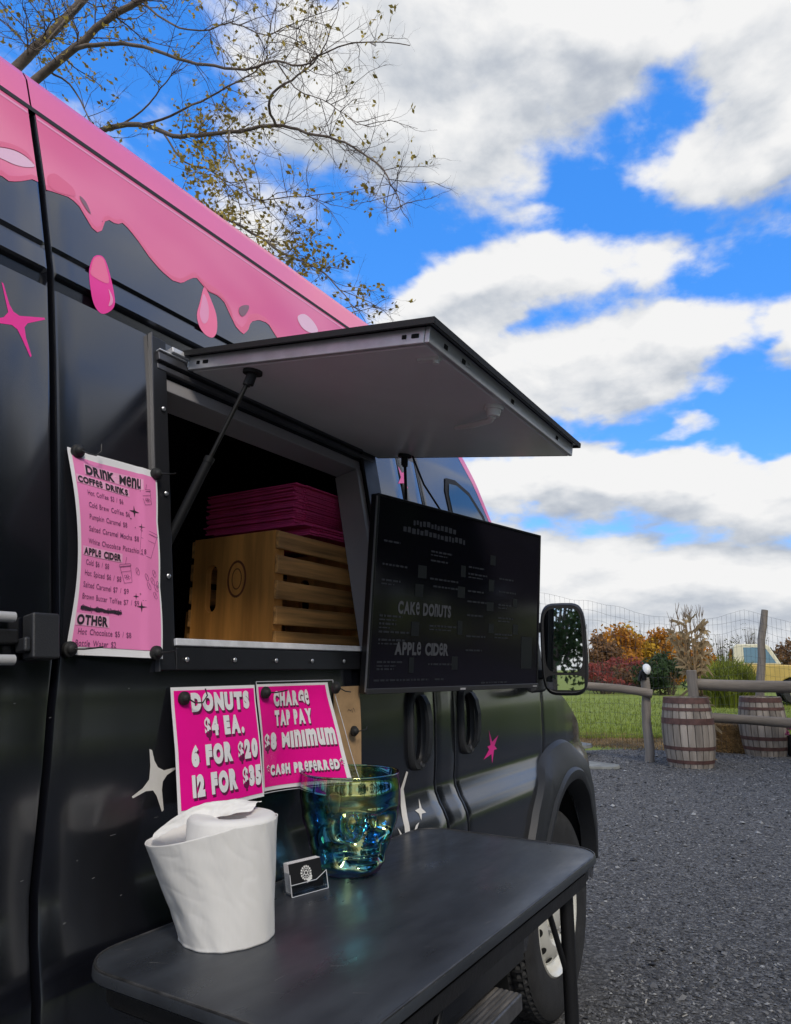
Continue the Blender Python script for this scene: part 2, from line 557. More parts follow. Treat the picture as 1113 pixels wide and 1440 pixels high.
def line_of_text(s, bold=.0, chunky=False, gap=.06, jit=0.0):
    """flat letters, cap height about 0.73, from x = 0; returns verts, faces, width.
    chunky: small letters are grown to capital height, as in the signs' display lettering"""
    X = 0; VS = []; FS = []
    rnd = random.Random(hash(s) % 1000 if False else len(s))
    for ch in s:
        if ch == ' ':
            X += .46; continue
        vs, fs = glyph(ch, bold)
        if not vs:
            continue
        x0 = min(p[0] for p in vs); x1 = max(p[0] for p in vs)
        y0 = min(p[1] for p in vs); y1 = max(p[1] for p in vs)
        sx = sy = 1.0; oy = 0
        if chunky and ch.islower():
            sy = (.73 + 2 * bold) / (y1 - y0); sx = 1.12; oy = -bold - y0 * sy
        jy = rnd.uniform(-jit, jit)
        o = len(VS)
        VS += [((p[0] - x0) * sx + X, p[1] * sy + oy + jy) for p in vs]
        FS += [tuple(i + o for i in f) for f in fs]
        X += (x1 - x0) * sx + gap
    return VS, FS, X - gap


def put_text(mb, s, place, u0, u1, v, h, bold=.0, chunky=False, off=.0, du=0, dv=0, gap=.06, jit=0, slope=0.0):
    """letters laid on a sheet: place(u, v, off) -> point; stretched to span u0..u1, baseline v, cap height h"""
    VS, FS, Wd = line_of_text(s, bold, chunky, gap, jit)
    sx = (u1 - u0) / Wd; sy = h / .73
    mb.add([place(u0 + x * sx + du, v + y * sy + dv + slope * x * sx, off) for x, y in VS], FS)


def stroke(mb, pts, place, w, off):
    """thin drawn line on a sheet"""
    for (a, b) in zip(pts[:-1], pts[1:]):
        dx, dy = b[0] - a[0], b[1] - a[1]
        l = hypot(dx, dy) or 1
        nx, ny = -dy / l * w / 2, dx / l * w / 2
        mb.add([place(a[0] + nx, a[1] + ny, off), place(b[0] + nx, b[1] + ny, off), place(b[0] - nx, b[1] - ny, off), place(a[0] - nx, a[1] - ny, off)], [(0, 1, 2, 3)])


def sparkle(mb, place, u, v, r, off, k=.22):
    P = []
    for i in range(8):
        a = i * pi / 4 + pi / 2
        rr = r if i % 2 == 0 else r * k
        P.append((u + rr * cos(a), v + rr * sin(a)))
    mb.add([place(u, v, off)] + [place(*p, off) for p in P], [(0, 1 + i, 1 + (i + 1) % 8) for i in range(8)])


#@@SECTION van
# ------------------------------------------------------------------ the van body
PZ = [.30, .45, .60, .78, .86, .93, .985, 1.09, 1.16, 1.235, 1.31, 1.57, 1.83, 2.006, 2.209, 2.418, 2.507, 2.56, 2.61, 2.64]
PX = [.02, .045, .05, .045, .034, .014, .004, .004, .004, .0, .0, -.049, -.10, -.138, -.203, -.279, -.313, -.36, -.5, -1.0]


def pxz(z):
    return interp(z, PZ[:17], PX[:17])


def shoulder(y, z):
    # the pressed crease sharpens from the sliding door forward
    return interp(y, [.7, 1.5], [0, 1]) * interp(z, [.70, .80, .86, .89, .915, .935, .96, .985, 1.03], [0, .003, .010, .013, .008, .0, -.006, -.004, 0])


def plan(y):
    return interp(y, [2.85, 3.0, 3.15, 3.3, 3.45, 3.6, 3.72, 3.79, 3.82], [1, .993, .975, .948, .91, .81, .58, .3, .0])


def W(y, z, off=0.0):
    """point on the van's right side, off metres outward"""
    x = -1.0 + (pxz(z) + shoulder(y, z) + 1.0) * plan(y)
    s = (pxz(z + .03) - pxz(z - .03)) / .06
    n = V((1, 0, -s)).normalized()
    if y > 2.85:
        dx = (plan(y + .01) - plan(y - .01)) / .02
        n = V((n.x, -dx, n.z)).normalized()
    return V((x, y, z)) + n * off


def on_body(px, py):
    P = on_x(px, py, 0)
    for _ in range(40):
        P = on_x(px, py, pxz(P.z))
    return P.y, P.z


def wbox(mb, y0, y1, z0, z1, o0, o1):
    mb.hexa([W(y0, z0, o0), W(y1, z0, o0), W(y1, z1, o0), W(y0, z1, o0), W(y0, z0, o1), W(y1, z0, o1), W(y1, z1, o1), W(y0, z1, o1)])


def top_z(y):
    return interp(y, [2.10, 2.30, 2.44, 2.60, 2.78, 2.90, 3.1, 3.4, 3.6, 3.8], [2.418, 2.30, 2.05, 1.70, 1.30, 1.205, 1.13, 1.02, .93, .85])


GROOVE = [(2.066, 0), (2.060, -.007), (2.053, -.007), (2.047, 0), (2.008, 0), (2.000, -.013), (1.978, -.016), (1.966, 0)]
AX_Y, AX_Z = 2.88, .372


def rows_for(z0, z1, step=.05, grooves=True):
    rs = [(z, 0) for z in PZ + [.70, .80, .89, .915, .96] if z0 < z < z1]
    if z1 > 2.07 and grooves:
        rs += GROOVE
    z = z0
    while z < z1:
        if all(abs(z - r[0]) > .012 for r in rs) and not (grooves and 1.95 < z < 2.075):
            rs.append((z, 0))
        z += step
    rs.append((z1, 0))
    return sorted(rs)


def side_panel(y0, y1, z0, z1, step=.06, hole=None, arch=None, edges=(True, True), tops=None, grooves=True):
    """a pressed panel between two shut lines; edges turn in; hole = (y0,y1,z0,z1)"""
    ys = []
    n = max(2, int((y1 - y0) / step))
    ys = [y0 + (y1 - y0) * i / n for i in range(n + 1)]
    if hole:
        ys = [y for y in ys if all(abs(y - h) > .02 for h in hole[:2])] + list(hole[:2])
    ys.sort()
    cols = [(y, 0) for y in ys]
    if edges[0]:
        cols = [(y0, -.03), (y0 + .0005, -.006), (y0 + .003, -.0015)] + [(y0 + .008, 0)] + cols[1:]
    if edges[1]:
        cols = cols[:-1] + [(y1 - .008, 0)] + [(y1 - .003, -.0015), (y1 - .0005, -.006), (y1, -.03)]
    rows = rows_for(z0, z1, min(step, .05), grooves)
    if hole:
        rows = [r for r in rows if all(abs(r[0] - h) > .012 for h in hole[2:])] + [(h, 0) for h in hole[2:]]
        rows.sort()
    vs = []; fs = []
    for (z, ro) in rows:
        for (y, co) in cols:
            zz = min(z, tops(y)) if tops else z
            yy = y
            if arch:
                ay, az, ar = arch
                d = hypot(y - ay, zz - az)
                if .3 < d < ar + .012 and d > ar - .03 and d > 1e-3:
                    yy = ay + (y - ay) / d * ar; zz = az + (zz - az) / d * ar
            vs.append(W(yy, zz, ro + co if co == 0 else co))
    nc = len(cols)
    for j in range(len(rows) - 1):
        for i in range(nc - 1):
            yc = (cols[i][0] + cols[i + 1][0]) / 2; zc = (rows[j][0] + rows[j + 1][0]) / 2
            if hole and hole[0] < yc < hole[1] and hole[2] < zc < hole[3]:
                continue
            if arch and hypot(yc - arch[0], zc - arch[1]) < arch[2] - .012:
                continue
            if tops and rows[j][0] >= max(tops(cols[i][0]), tops(cols[i + 1][0])):
                continue
            fs.append((j * nc + i, j * nc + i + 1, (j + 1) * nc + i + 1, (j + 1) * nc + i))
    mb = MB(); mb.add(vs, fs)
    return mb


WIN = (.872, 1.610, 1.342, 1.885)
van = thing('food_van', 'matt black food van with dripping pink icing roof and its serving hatch propped open', 'van', (-1.0, .65, 0))
rear_p = obj('rear_side_panel', side_panel(-2.55, .646, .40, 2.416, .09, edges=(False, True)), M_PAINT, van, smooth=30)
slide = obj('sliding_door', side_panel(.654, 1.831, .40, 2.416, .05, hole=WIN), M_PAINT, van, smooth=30)
obj('door_pillar', side_panel(1.839, 1.953, .40, 2.416, .03), M_PAINT, van, smooth=30)


def door_top(y):
    return min(top_z(y), 2.416)


CABWIN = (2.17, 2.50, 1.48, 1.94)
fdoor = obj('front_door', side_panel(1.961, 2.70, .40, 2.416, .025, arch=(AX_Y, .40, .50), tops=door_top, grooves=False), M_PAINT, van, smooth=30)
obj('front_wing', side_panel(2.708, 3.80, .35, 1.40, .025, arch=(AX_Y, .40, .50), edges=(True, False), tops=top_z), M_PAINT, van, smooth=30)
# inner shell behind the shut lines
mb = MB()
mb.add(*(lambda p: (p.v, p.f))(side_panel(-2.54, 2.62, .45, 2.41, .08, hole=(WIN[0], WIN[1], WIN[2], WIN[3]), edges=(False, False), tops=door_top, grooves=False)))
mb.v = [(x - .034, y, z) for x, y, z in mb.v]
mb.f = [f for f in mb.f if not (sum(mb.v[i][1] for i in f) / len(f) > 2.3 and sum(mb.v[i][2] for i in f) / len(f) < 1.0)]
obj('inner_shell', mb, M_INNER, van, smooth=30)
# far side of the van
mb = side_panel(-2.55, 3.80, .38, 2.416, .08, edges=(False, False), tops=door_top, arch=(AX_Y, .40, .50))
mb.v = [(-2 - x, y, z) for x, y, z in mb.v]
obj('far_side_panel', mb, M_PAINT, van, smooth=30)


# roof
def roof_strip(y0, y1, n):
    prof = [(-.281, 2.421), (-.279, 2.4235), (-.284, 2.432), (-.313, 2.507), (-.332, 2.535), (-.365, 2.558), (-.45, 2.588), (-.7, 2.625), (-1.0, 2.64)]
    full = prof + [(-2 - x, z) for x, z in reversed(prof[:-1])]
    mb = MB()
    mb.add([(x, y0 + (y1 - y0) * i / n, z) for i in range(n + 1) for x, z in full],
           [(i * len(full) + k, i * len(full) + k + 1, (i + 1) * len(full) + k + 1, (i + 1) * len(full) + k) for i in range(n) for k in range(len(full) - 1)])
    return mb


obj('roof', roof_strip(.652, 2.10, 10), M_PINK, van, smooth=40)
obj('rear_roof', roof_strip(-2.55, .648, 12), M_PINK, van, smooth=40)
# black seal in the roof seam
mb = MB()
mb.add([(x, y, z) for y in (-2.5, 2.1) for x, z in ((-.275, 2.412), (-.279, 2.4245), (-.30, 2.4225), (-.30, 2.40))], [(0, 1, 5, 4), (1, 2, 6, 5)])
obj('roof_seal', mb, M_RUBBER, van)


def cap(y0, y1, n, crown, k=8):
    """closes the body over the cab: from the top of one side to the other"""
    mb = MB()
    for i in range(n + 1):
        y = y0 + (y1 - y0) * i / n
        z = top_z(y); e = W(y, z)
        for j in range(k + 1):
            t = j / k
            x = e.x + (-2 - 2 * e.x) * t
            mb.v.append((x, y, z + crown(y) * (1 - (2 * t - 1) ** 4)))
    mb.f = [(i * (k + 1) + j, i * (k + 1) + j + 1, (i + 1) * (k + 1) + j + 1, (i + 1) * (k + 1) + j) for i in range(n) for j in range(k)]
    return mb


obj('cab_roof', cap(2.10, 2.35, 6, lambda y: interp(y, [2.1, 2.35], [.20, .12])), M_PINK, van, smooth=40)
obj('windscreen', cap(2.35, 2.80, 10, lambda y: .10), M_GLASSD, van, smooth=40)
obj('bonnet', cap(2.80, 3.80, 16, lambda y: interp(y, [2.8, 3.0, 3.8], [.09, .10, .04])), M_PAINT, van, smooth=40)
mb = MB(); mb.box((-1.9, -2.552, .40), (-.1, -2.54, 2.0)); mb.box((-1.72, -2.552, 2.0), (-.28, -2.54, 2.55))
obj('rear_door', mb, M_PAINT, van)
mb = MB(); mb.box((-1.93, -2.5, .36), (-.07, 2.35, .42)); mb.box((-1.6, 2.3, .3), (-.4, 3.5, .42))
obj('floor_pan', mb, M_INNER, van)

# cab door window
wp = [(2.165, 1.50), (2.165, 1.90), (2.185, 1.945), (2.25, 1.952), (2.34, 1.93), (2.42, 1.86), (2.56, 1.58), (2.585, 1.50)]


def poly_on_body(pts, off, m, name, parent, step=.02, smooth=30, offs=None):
    """a flat sticker outline (y, z) wrapped onto the body side"""
    P = []
    if 'drop' in name or 'gloss' in name:          # soft outlines
        n_ = len(pts); Q = []
        for i in range(n_):
            p0, p1, p2, p3 = pts[i - 1], pts[i], pts[(i + 1) % n_], pts[(i + 2) % n_]
            for k in range(4):
                f = k / 4
                Q.append(tuple(.5 * (2 * p1[c] + (p2[c] - p0[c]) * f + (2 * p0[c] - 5 * p1[c] + 4 * p2[c] - p3[c]) * f * f + (3 * p1[c] - p0[c] - 3 * p2[c] + p3[c]) * f ** 3) for c in (0, 1)))
        pts = Q
    for a, b in zip(pts, pts[1:] + pts[:1]):
        n = max(1, int(hypot(a[0] - b[0], a[1] - b[1]) / step))
        P += [V((a[0] + (b[0] - a[0]) * i / n, a[1] + (b[1] - a[1]) * i / n)) for i in range(n)]
    n0 = len(P)
    ylo = min(p.x for p in P); yhi = max(p.x for p in P); zlo = min(p.y for p in P); zhi = max(p.y for p in P)

    def inside(x, y):
        c = False
        for i in range(n0):
            a = P[i]; b = P[i - 1]
            if (a.y > y) != (b.y > y) and x < (b.x - a.x) * (y - a.y) / (b.y - a.y) + a.x:
                c = not c
        return c
    extra = []
    z = zlo + step
    while z < zhi:
        y = ylo + step
        while y < yhi:
            if inside(y, z) and min((p - V((y, z))).length for p in P[:n0]) > step * .4:
                extra.append(V((y, z)))
            y += step
        z += step
    r = delaunay_2d_cdt(P + extra, [], [list(range(n0))], 1, 1e-6)
    mb = MB()
    mb.add([W(p.x, p.y, offs(p.x, p.y) if offs else off) for p in r[0]], r[2])
    return obj(name, mb, m, parent, smooth=smooth)


cw = poly_on_body([(2.145, 1.48), (2.145, 1.91), (2.17, 1.965), (2.25, 1.975), (2.36, 1.95), (2.45, 1.875), (2.59, 1.58), (2.61, 1.48)], .003, M_RUBBER, 'window_seal', fdoor, .04)
poly_on_body(wp, .006, M_GLASSD, 'cab_window', fdoor, .05)
mb = MB(); wbox(mb, 2.03, 2.05, 1.40, 2.32, .001, .012); wbox(mb, 2.055, 2.062, 1.40, 2.30, .001, .006)
obj('door_trim', mb, M_PLAST, fdoor)


def px_poly(pts, sx, ox, oy):
    return [on_body(ox + x / sx, oy + y / sx) for x, y in pts]


Z1 = (3.0917, 0, 80)


# the icing: lower edge read off the body, then carried on along the van
edge = [(-260, 590), (-120, 560), (-60, 500), (0, 512), (35, 540), (75, 543), (120, 536), (150, 530), (172, 550), (185, 575), (210, 580), (240, 590), (300, 610), (338, 640), (368, 690), (398, 742), (425, 765), (440, 762), (447, 740),
        (452, 718), (472, 708), (508, 730), (530, 720), (560, 748), (600, 800), (650, 872), (700, 930), (750, 972), (790, 985), (820, 968), (852, 957), (880, 992), (905, 1020), (950, 1040),
        (978, 1070), (1002, 1125), (1030, 1182), (1058, 1206), (1078, 1190), (1090, 1152), (1125, 1143), (1165, 1158), (1200, 1215)]
E = px_poly(edge, *Z1)
E = [(-2.5, 2.22), (-2.2, 2.16), (-1.9, 2.25), (-1.5, 2.19), (-1.1, 2.23), (-.7, 2.17), (-.3, 2.22), (-.05, 2.17), (.18, 2.23)] + [e for e in E if e[0] > .36]
yl = E[-1][0]
E += [(yl + .05, 2.13), (yl + .12, 2.17), (yl + .22, 2.12), (yl + .3, 2.2), (1.84, 2.24), (1.95, 2.30), (2.05, 2.40)]
ES = sorted(E)
EY = [e[0] for e in ES]; EZ = [e[1] for e in ES]


def band(y0, y1, lo, hi, off, step=.012, nz=8):
    mb = MB()
    n = max(2, int((y1 - y0) / step))
    mb.grid(n, nz, lambda u, v: W(y0 + (y1 - y0) * u, lo(y0 + (y1 - y0) * u) + (hi(y0 + (y1 - y0) * u) - lo(y0 + (y1 - y0) * u)) * v, off))
    return mb


zlow = lambda y: interp(y, EY, EZ)
ztop = lambda y: 2.4155
for par, a, b in ((rear_p, -2.5, .642), (slide, .658, 1.828)):
    obj('pink_icing', band(a, b, zlow, ztop, .0005), M_ICING, par, smooth=60)
    # darker core of the icing and a paler rim, printed on the wrap
    def wob(y, s, k): return k * noise.noise(V((y * s, 3.1 + s, 0)))
    rim_hi = lambda y: zlow(y) + .012 + .012 * abs(noise.noise(V((y * 6, 0, 7)))) + .012 * max(0, noise.noise(V((y * 3, 5, 7))))
    obj('icing_rim', band(a, b, zlow, rim_hi, .0009, nz=2), M_PINKM, par, smooth=60)
obj('pink_icing', band(1.97, 2.62, lambda y: door_top(y) - .075 - .02 * sin(y * 14), lambda y: door_top(y) - .004, .0006), M_ICING, fdoor, smooth=60)
obj('icing_edge_line', band(.66, 1.82, lambda y: 2.395, lambda y: 2.402, .0010, nz=1), M_PINKL, slide)
obj('icing_edge_line', band(-2.4, .64, lambda y: 2.395, lambda y: 2.402, .0010, nz=1), M_PINKL, rear_p)
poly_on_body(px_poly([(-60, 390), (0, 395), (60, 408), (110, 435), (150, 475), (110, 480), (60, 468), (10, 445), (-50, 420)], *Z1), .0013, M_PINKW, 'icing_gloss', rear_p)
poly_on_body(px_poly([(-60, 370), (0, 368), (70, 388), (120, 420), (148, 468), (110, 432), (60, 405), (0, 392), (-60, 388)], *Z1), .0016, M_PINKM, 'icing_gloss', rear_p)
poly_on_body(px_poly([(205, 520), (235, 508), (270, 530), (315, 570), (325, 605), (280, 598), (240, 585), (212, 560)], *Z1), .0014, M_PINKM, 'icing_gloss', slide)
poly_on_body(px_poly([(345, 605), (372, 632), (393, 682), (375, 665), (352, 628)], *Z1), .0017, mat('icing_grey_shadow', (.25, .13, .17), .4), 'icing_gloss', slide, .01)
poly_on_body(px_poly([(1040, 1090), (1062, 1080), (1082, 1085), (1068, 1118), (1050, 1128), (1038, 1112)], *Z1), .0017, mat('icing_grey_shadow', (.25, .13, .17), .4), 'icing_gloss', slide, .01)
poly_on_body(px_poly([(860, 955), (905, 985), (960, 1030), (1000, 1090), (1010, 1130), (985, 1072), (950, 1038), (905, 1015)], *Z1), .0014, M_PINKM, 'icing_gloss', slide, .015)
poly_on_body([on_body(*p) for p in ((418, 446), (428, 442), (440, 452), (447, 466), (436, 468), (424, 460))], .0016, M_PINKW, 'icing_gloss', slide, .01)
# falling drops
poly_on_body(px_poly([(428, 862), (405, 872), (390, 910), (387, 950), (395, 1020), (410, 1080), (440, 1116), (475, 1108), (498, 1078), (493, 1015), (472, 925), (452, 875)], *Z1), .0006, M_HOT, 'pink_drop', slide, .015)
poly_on_body(px_poly([(428, 868), (408, 878), (396, 915), (398, 950), (470, 985), (462, 920), (448, 878)], *Z1), .0010, M_PINK, 'pink_drop_shine', slide, .015)
poly_on_body(px_poly([(470, 1010), (486, 1040), (488, 1072), (470, 1084), (478, 1050)], *Z1), .0014, M_PINKL, 'pink_drop_shine', slide, .012)
poly_on_body(px_poly([(885, 1003), (868, 1070), (856, 1120), (866, 1170), (893, 1208), (925, 1220), (943, 1190), (940, 1120), (915, 1050), (896, 1008)], *Z1), .0006, M_PINK, 'pink_drop', slide, .015)
poly_on_body(px_poly([(885, 1030), (872, 1085), (868, 1125), (885, 1160), (905, 1140), (905, 1080)], *Z1), .0010, M_PINKL, 'pink_drop_shine', slide, .015)
# stars
poly_on_body(px_poly([(6, 978), (14, 985), (40, 1075), (58, 1108), (85, 1126), (192, 1134), (196, 1142), (120, 1158), (106, 1175), (112, 1220), (137, 1300), (131, 1306), (95, 1225), (75, 1185), (50, 1165), (-60, 1150), (-60, 1142), (15, 1132), (35, 1110)], *Z1), .0005, M_HOT, 'pink_star', rear_p, .015)
Z8 = (2.4, 0, 840)
poly_on_body(px_poly([(503, 512), (512, 516), (520, 552), (532, 574), (552, 584), (590, 574), (592, 580), (562, 600), (548, 622), (545, 650), (551, 718), (545, 724), (527, 670), (515, 652), (490, 655), (447, 679), (443, 673), (480, 645), (502, 615), (506, 570)], *Z8), .0013, M_WHITED, 'white_star', slide, .012)
Z7 = (3.0, 540, 960)
poly_on_body(px_poly([(443, 200), (457, 250), (483, 222), (467, 266), (477, 280), (465, 284), (461, 341), (455, 302), (423, 325), (444, 282), (437, 270), (450, 264)], *Z7), .0005, M_HOT, 'pink_star', fdoor, .012)
poly_on_body(px_poly([(94, 374), (101, 378), (87, 450), (96, 520), (93, 650), (72, 655), (76, 520), (74, 450)], *Z7), .0013, M_WHITED, 'white_flash', slide, .02)
poly_on_body(px_poly([(153, 490), (157, 530), (169, 548), (152, 552), (144, 580), (141, 553), (129, 540), (148, 530)], *Z7), .0013, M_WHITED, 'white_star', slide, .012)
poly_on_body(px_poly([(134, 588), (122, 614), (110, 622), (120, 600)], *Z7), .0013, M_WHITED, 'white_flash', slide, .012)
poly_on_body(px_poly([(44, 612), (52, 625), (62, 648), (52, 645)], *Z7), .0013, M_WHITED, 'white_flash', slide, .012)
Z4 = (2.929, 480, 620)
poly_on_body(px_poly([(234, 104), (250, 132), (271, 124), (262, 150), (275, 197), (256, 174), (234, 176), (246, 150)], *Z4), .0005, mat('pink_star_wrap', (.85, .12, .38), .3), 'pink_star', slide, .012)

# road dirt specks and scuffs on the paint
rb = random.Random(8)
mb = MB()
for (px, py, l) in ((158, 1175, 9), (131, 1236, 4), (108, 1211, 3), (181, 969, 3), (219, 1150, 7), (300, 1130, 3), (90, 1300, 4), (120, 1120, 3), (30, 1240, 4), (70, 1010, 3), (20, 990, 3), (170, 1260, 3), (340, 1160, 3)):
    y, z = on_body(px, py); w = l * .0006; h = rb.uniform(.0006, .0014)
    mb = MB(); mb.add([W(y - w, z, .0007), W(y + w, z + h * .6, .0007), W(y + w, z + h * 1.3, .0007), W(y - w * .7, z + h, .0007)], [(0, 1, 2, 3)])
    obj('paint_scuff', mb, M_SCUFF, slide if y > .66 else rear_p)
# door handles
def handle(par, yc, zc, w, h):
    # moulded plate, finger recess, grip bar
    mb = MB()
    n = 28
    def ell(a, kw, kh, off):
        ca, sa = cos(a), sin(a)
        return W(yc + kw * w / 2 * (abs(ca) ** .62) * (1 if ca > 0 else -1), zc + kh * h / 2 * (abs(sa) ** .62) * (1 if sa > 0 else -1), off)
    rings = [(1.0, 1.0, -.002), (.99, .99, .010), (.90, .95, .015), (.70, .80, .014), (.62, .74, -.004), (.40, .55, -.022), (0.01, .01, -.024)]
    mb.add([ell(2 * pi * k / n, a, b, o) for a, b, o in rings for k in range(n)],
           [(i * n + k, i * n + (k + 1) % n, (i + 1) * n + (k + 1) % n, (i + 1) * n + k) for i in range(len(rings) - 1) for k in range(n)])
    hp = obj('door_handle', mb, M_PLAST, par, smooth=50)
    gp = MB()
    pts = [(-.43, .008), (-.40, .022), (-.30, .034), (-.1, .040), (.1, .040), (.3, .034), (.40, .022), (.43, .008)]
    for s in range(len(pts) - 1):
        (t0, o0), (t1, o1) = pts[s], pts[s + 1]
        ww = .011
        y0 = yc + w * .17
        gp.hexa([W(y0 - ww, zc + t0 * h, o0 - .010), W(y0 + ww, zc + t0 * h, o0 - .010), W(y0 + ww, zc + t1 * h, o1 - .010), W(y0 - ww, zc + t1 * h, o1 - .010),
                 W(y0 - ww, zc + t0 * h, o0), W(y0 + ww, zc + t0 * h, o0), W(y0 + ww, zc + t1 * h, o1), W(y0 - ww, zc + t1 * h, o1)])
    obj('handle_grip', gp, M_FLARE, hp, smooth=50)
    lk = MB(); c = W(yc + w * .1, zc - h * .42, .014)
    lk.lathe([(0.0001, .004), (.009, .004), (.010, 0)], 14, c, 'X')
    obj('lock_cylinder', lk, M_ALUD, hp, smooth=40)


handle(slide, 1.722, 1.135, .088, .215)
handle(fdoor, 2.030, 1.140, .098, .200)

# lower cladding, sill, step
mb = MB(); wbox(mb, .1, 2.31, .40, .52, -.01, .016); sl = obj('sill', mb, M_PLAST, van, bevel=.004)
mb = MB(); wbox(mb, 1.30, 1.86, .425, .495, .0165, .0195); wbox(mb, .5, 1.22, .425, .495, .0165, .0195)
obj('sill_cover', mb, M_PLAST, sl, bevel=.002)
mb = MB()
stp = (-.02, .115, 1.00, 2.14, .375)
mb.box((stp[0], stp[2], stp[4] - .045), (stp[1], stp[3], stp[4]))
step = obj('side_step', mb, mat('step_aluminium', (.12, .12, .125), .45, metal=.5, var=.3, vscale=30), van, bevel=.006)
mb = MB()
for i in range(8):
    x = stp[0] + .010 + i * .0155
    mb.box((x, stp[2] + .01, stp[4] + .0005), (x + .008, stp[3] - .012, stp[4] + .004))
obj('step_tread', mb, mat('worn_tread', (.13, .12, .11), .6, var=.5, vscale=40, stretch=(1, .2, 1)), step)
for y in (1.25, 2.05):
    mb = MB(); mb.box((-.3, y, .33), (.0, y + .05, .42))
    obj('step_bracket', mb, M_TEDGE, van)

# wheel arch flare and liner
mb = MB()
n = 44
sect = [(.435, -.10), (.437, .018), (.446, .026), (.466, .029), (.478, .020), (.486, .023), (.545, .028), (.572, .018), (.582, -.004)]
A0, A1 = radians(10), radians(166)
vs = []
for i in range(n + 1):
    a = A1 + (A0 - A1) * i / n
    for r, o in sect:
        k = 1 + .05 * max(0, sin(a))
        y = AX_Y + r * cos(a) * 1.0; z = .40 + r * sin(a) * k
        vs.append(W(y, z, o * interp(y, [2.9, 3.2], [1, .55]) + .004))
mb.add(vs, [(i * len(sect) + k, i * len(sect) + k + 1, (i + 1) * len(sect) + k + 1, (i + 1) * len(sect) + k) for i in range(n) for k in range(len(sect) - 1)])
flare = obj('wheel_arch', mb, M_FLARE, van, smooth=35)
mb = MB()
mb.lathe([(.46, -.06), (.46, -.42), (.05, -.43)], 32, (0, AX_Y, .40), 'X', radians(-20), radians(200))
obj('arch_liner', mb, M_HOLE, van, smooth=40)
# seam in the flare, between door and wing part
mb = MB()
for k in range(5):
    z0 = .87 + k * .025
    wbox(mb, 2.79 + k * .004, 2.80 + k * .004, z0, z0 + .025, .036, .041)


def wheel(yc, outer, flip):
    s = -1 if flip else 1
    x0 = outer
    R = .369
    tb = MB()
    prof = [(.215, -.03), (.225, -.006), (.25, -.001), (.30, .004), (.335, -.002), (.353, -.012), (.364, -.026), (.369, -.045), (.369, -.11), (.369, -.175), (.364, -.196), (.35, -.21), (.30, -.222), (.24, -.218), (.215, -.19)]
    xs = []
    for i in range(len(prof) - 1):
        (r0, h0), (r1, h1) = prof[i], prof[i + 1]
        m_ = 5 if r0 > .36 or r1 > .36 else 2
        for q in range(m_):
            t = q / m_
            xs.append((r0 + (r1 - r0) * t, h0 + (h1 - h0) * t))
    xs.append(prof[-1])

    def dsp(a, h, i):
        r = xs[i][0]
        if r < .352: return 0
        k = (a * 72 / (2 * pi) + (h * 14))
        d = 0
        if (k % 1) < .28 and (r > .354): d = -.009
        for g in (-.075, -.11, -.145):
            if abs(h - g) < .005: d = -.009
        return d
    tb.lathe([(r, h * s) for r, h in xs], 216, (x0, yc, AX_Z), 'X', disp=lambda a, h, i: dsp(a, h * s, i))
    t = obj('wheel', tb, M_TYRE, van, smooth=30)
    rb = MB()
    rp = [(.222, -.012), (.216, -.006), (.208, -.012), (.203, -.030), (.196, -.050), (.188, -.055), (.176, -.040), (.160, -.024), (.135, -.012), (.118, -.012), (.104, -.026), (.098, -.034), (.090, -.032), (.066, -.030), (.062, -.012), (.045, -.006), (.0005, -.004)]
    rb.lathe([(r, h * s) for r, h in rp], 64, (x0, yc, AX_Z), 'X')
    r = obj('rim', rb, M_RIM, t, smooth=40)
    for k in range(14):
        hb = MB()
        a = 2 * pi * k / 14 + .2
        # dark discs along the dish; the holes' shade is put into colour
        c = V((x0 - s * .0305 + s * .0022, yc + .168 * cos(a), AX_Z + .168 * sin(a)))
        rad = V((0, cos(a), sin(a))); tan = V((0, -sin(a), cos(a)))
        nrm = V((s * .72, .0, 0)) + rad * .69
        tilt = (rad * .72 - V((s, 0, 0)) * .69).normalized()
        hb.disc(c + nrm.normalized() * .0015, tilt, tan, .0155, 16)
        obj('rim_hole_disc', hb, M_HOLE, r)
    for k in range(5):
        nb = MB()
        a = 2 * pi * k / 5
        nb.lathe([(.011, -.032 * s), (.011, -.012 * s), (.006, -.008 * s), (.0005, -.008 * s)], 6, (x0, yc + .080 * cos(a), AX_Z + .080 * sin(a)), 'X')
        obj('wheel_nut', nb, mat('nut_steel', (.45, .45, .45), .4, metal=.8), r)
    return t


wheel(AX_Y, -.022, False)
wheel(AX_Y, -1.965, True)
wheel(-1.15, -.035, False)
wheel(-1.15, -1.965, True)

# left hinge fitting on the rear panel rail
mb = MB(); wbox(mb, .594, .637, 1.309, 1.373, .002, .030); wbox(mb, .583, .5935, 1.318, 1.338, .002, .028)
hg = obj('door_hinge', mb, M_PLAST, van, bevel=.004)
mb = MB(); wbox(mb, .50, .582, 1.330, 1.350, .002, .016); obj('hinge_arm', mb, M_TEDGE, hg, bevel=.003)
bits = []
for z in (1.308, 1.366):
    c = W(.545, z, .018)
    mb = MB(); mb.tube([c + V((0, -.03, 0)), c + V((0, .028, 0))], .0075, 14); bits.append(mb)
each('hinge_roller', bits, mat('grey_roller', (.42, .42, .42), .4), hg, 40)
mb = MB(); wbox(mb, -1.6, .50, 1.322, 1.352, -.002, .006); obj('door_rail', mb, M_RUBBER, van)

# ------------------------------------------------------------------ serving hatch
def slant(mb, ya, yb, za, zb, o0, o1, sh=.028):
    mb.hexa([W(ya, za, o0), W(yb, za, o0), W(yb + sh, zb, o0), W(ya + sh, zb, o0), W(ya, za, o1), W(yb, za, o1), W(yb + sh, zb, o1), W(ya + sh, zb, o1)])


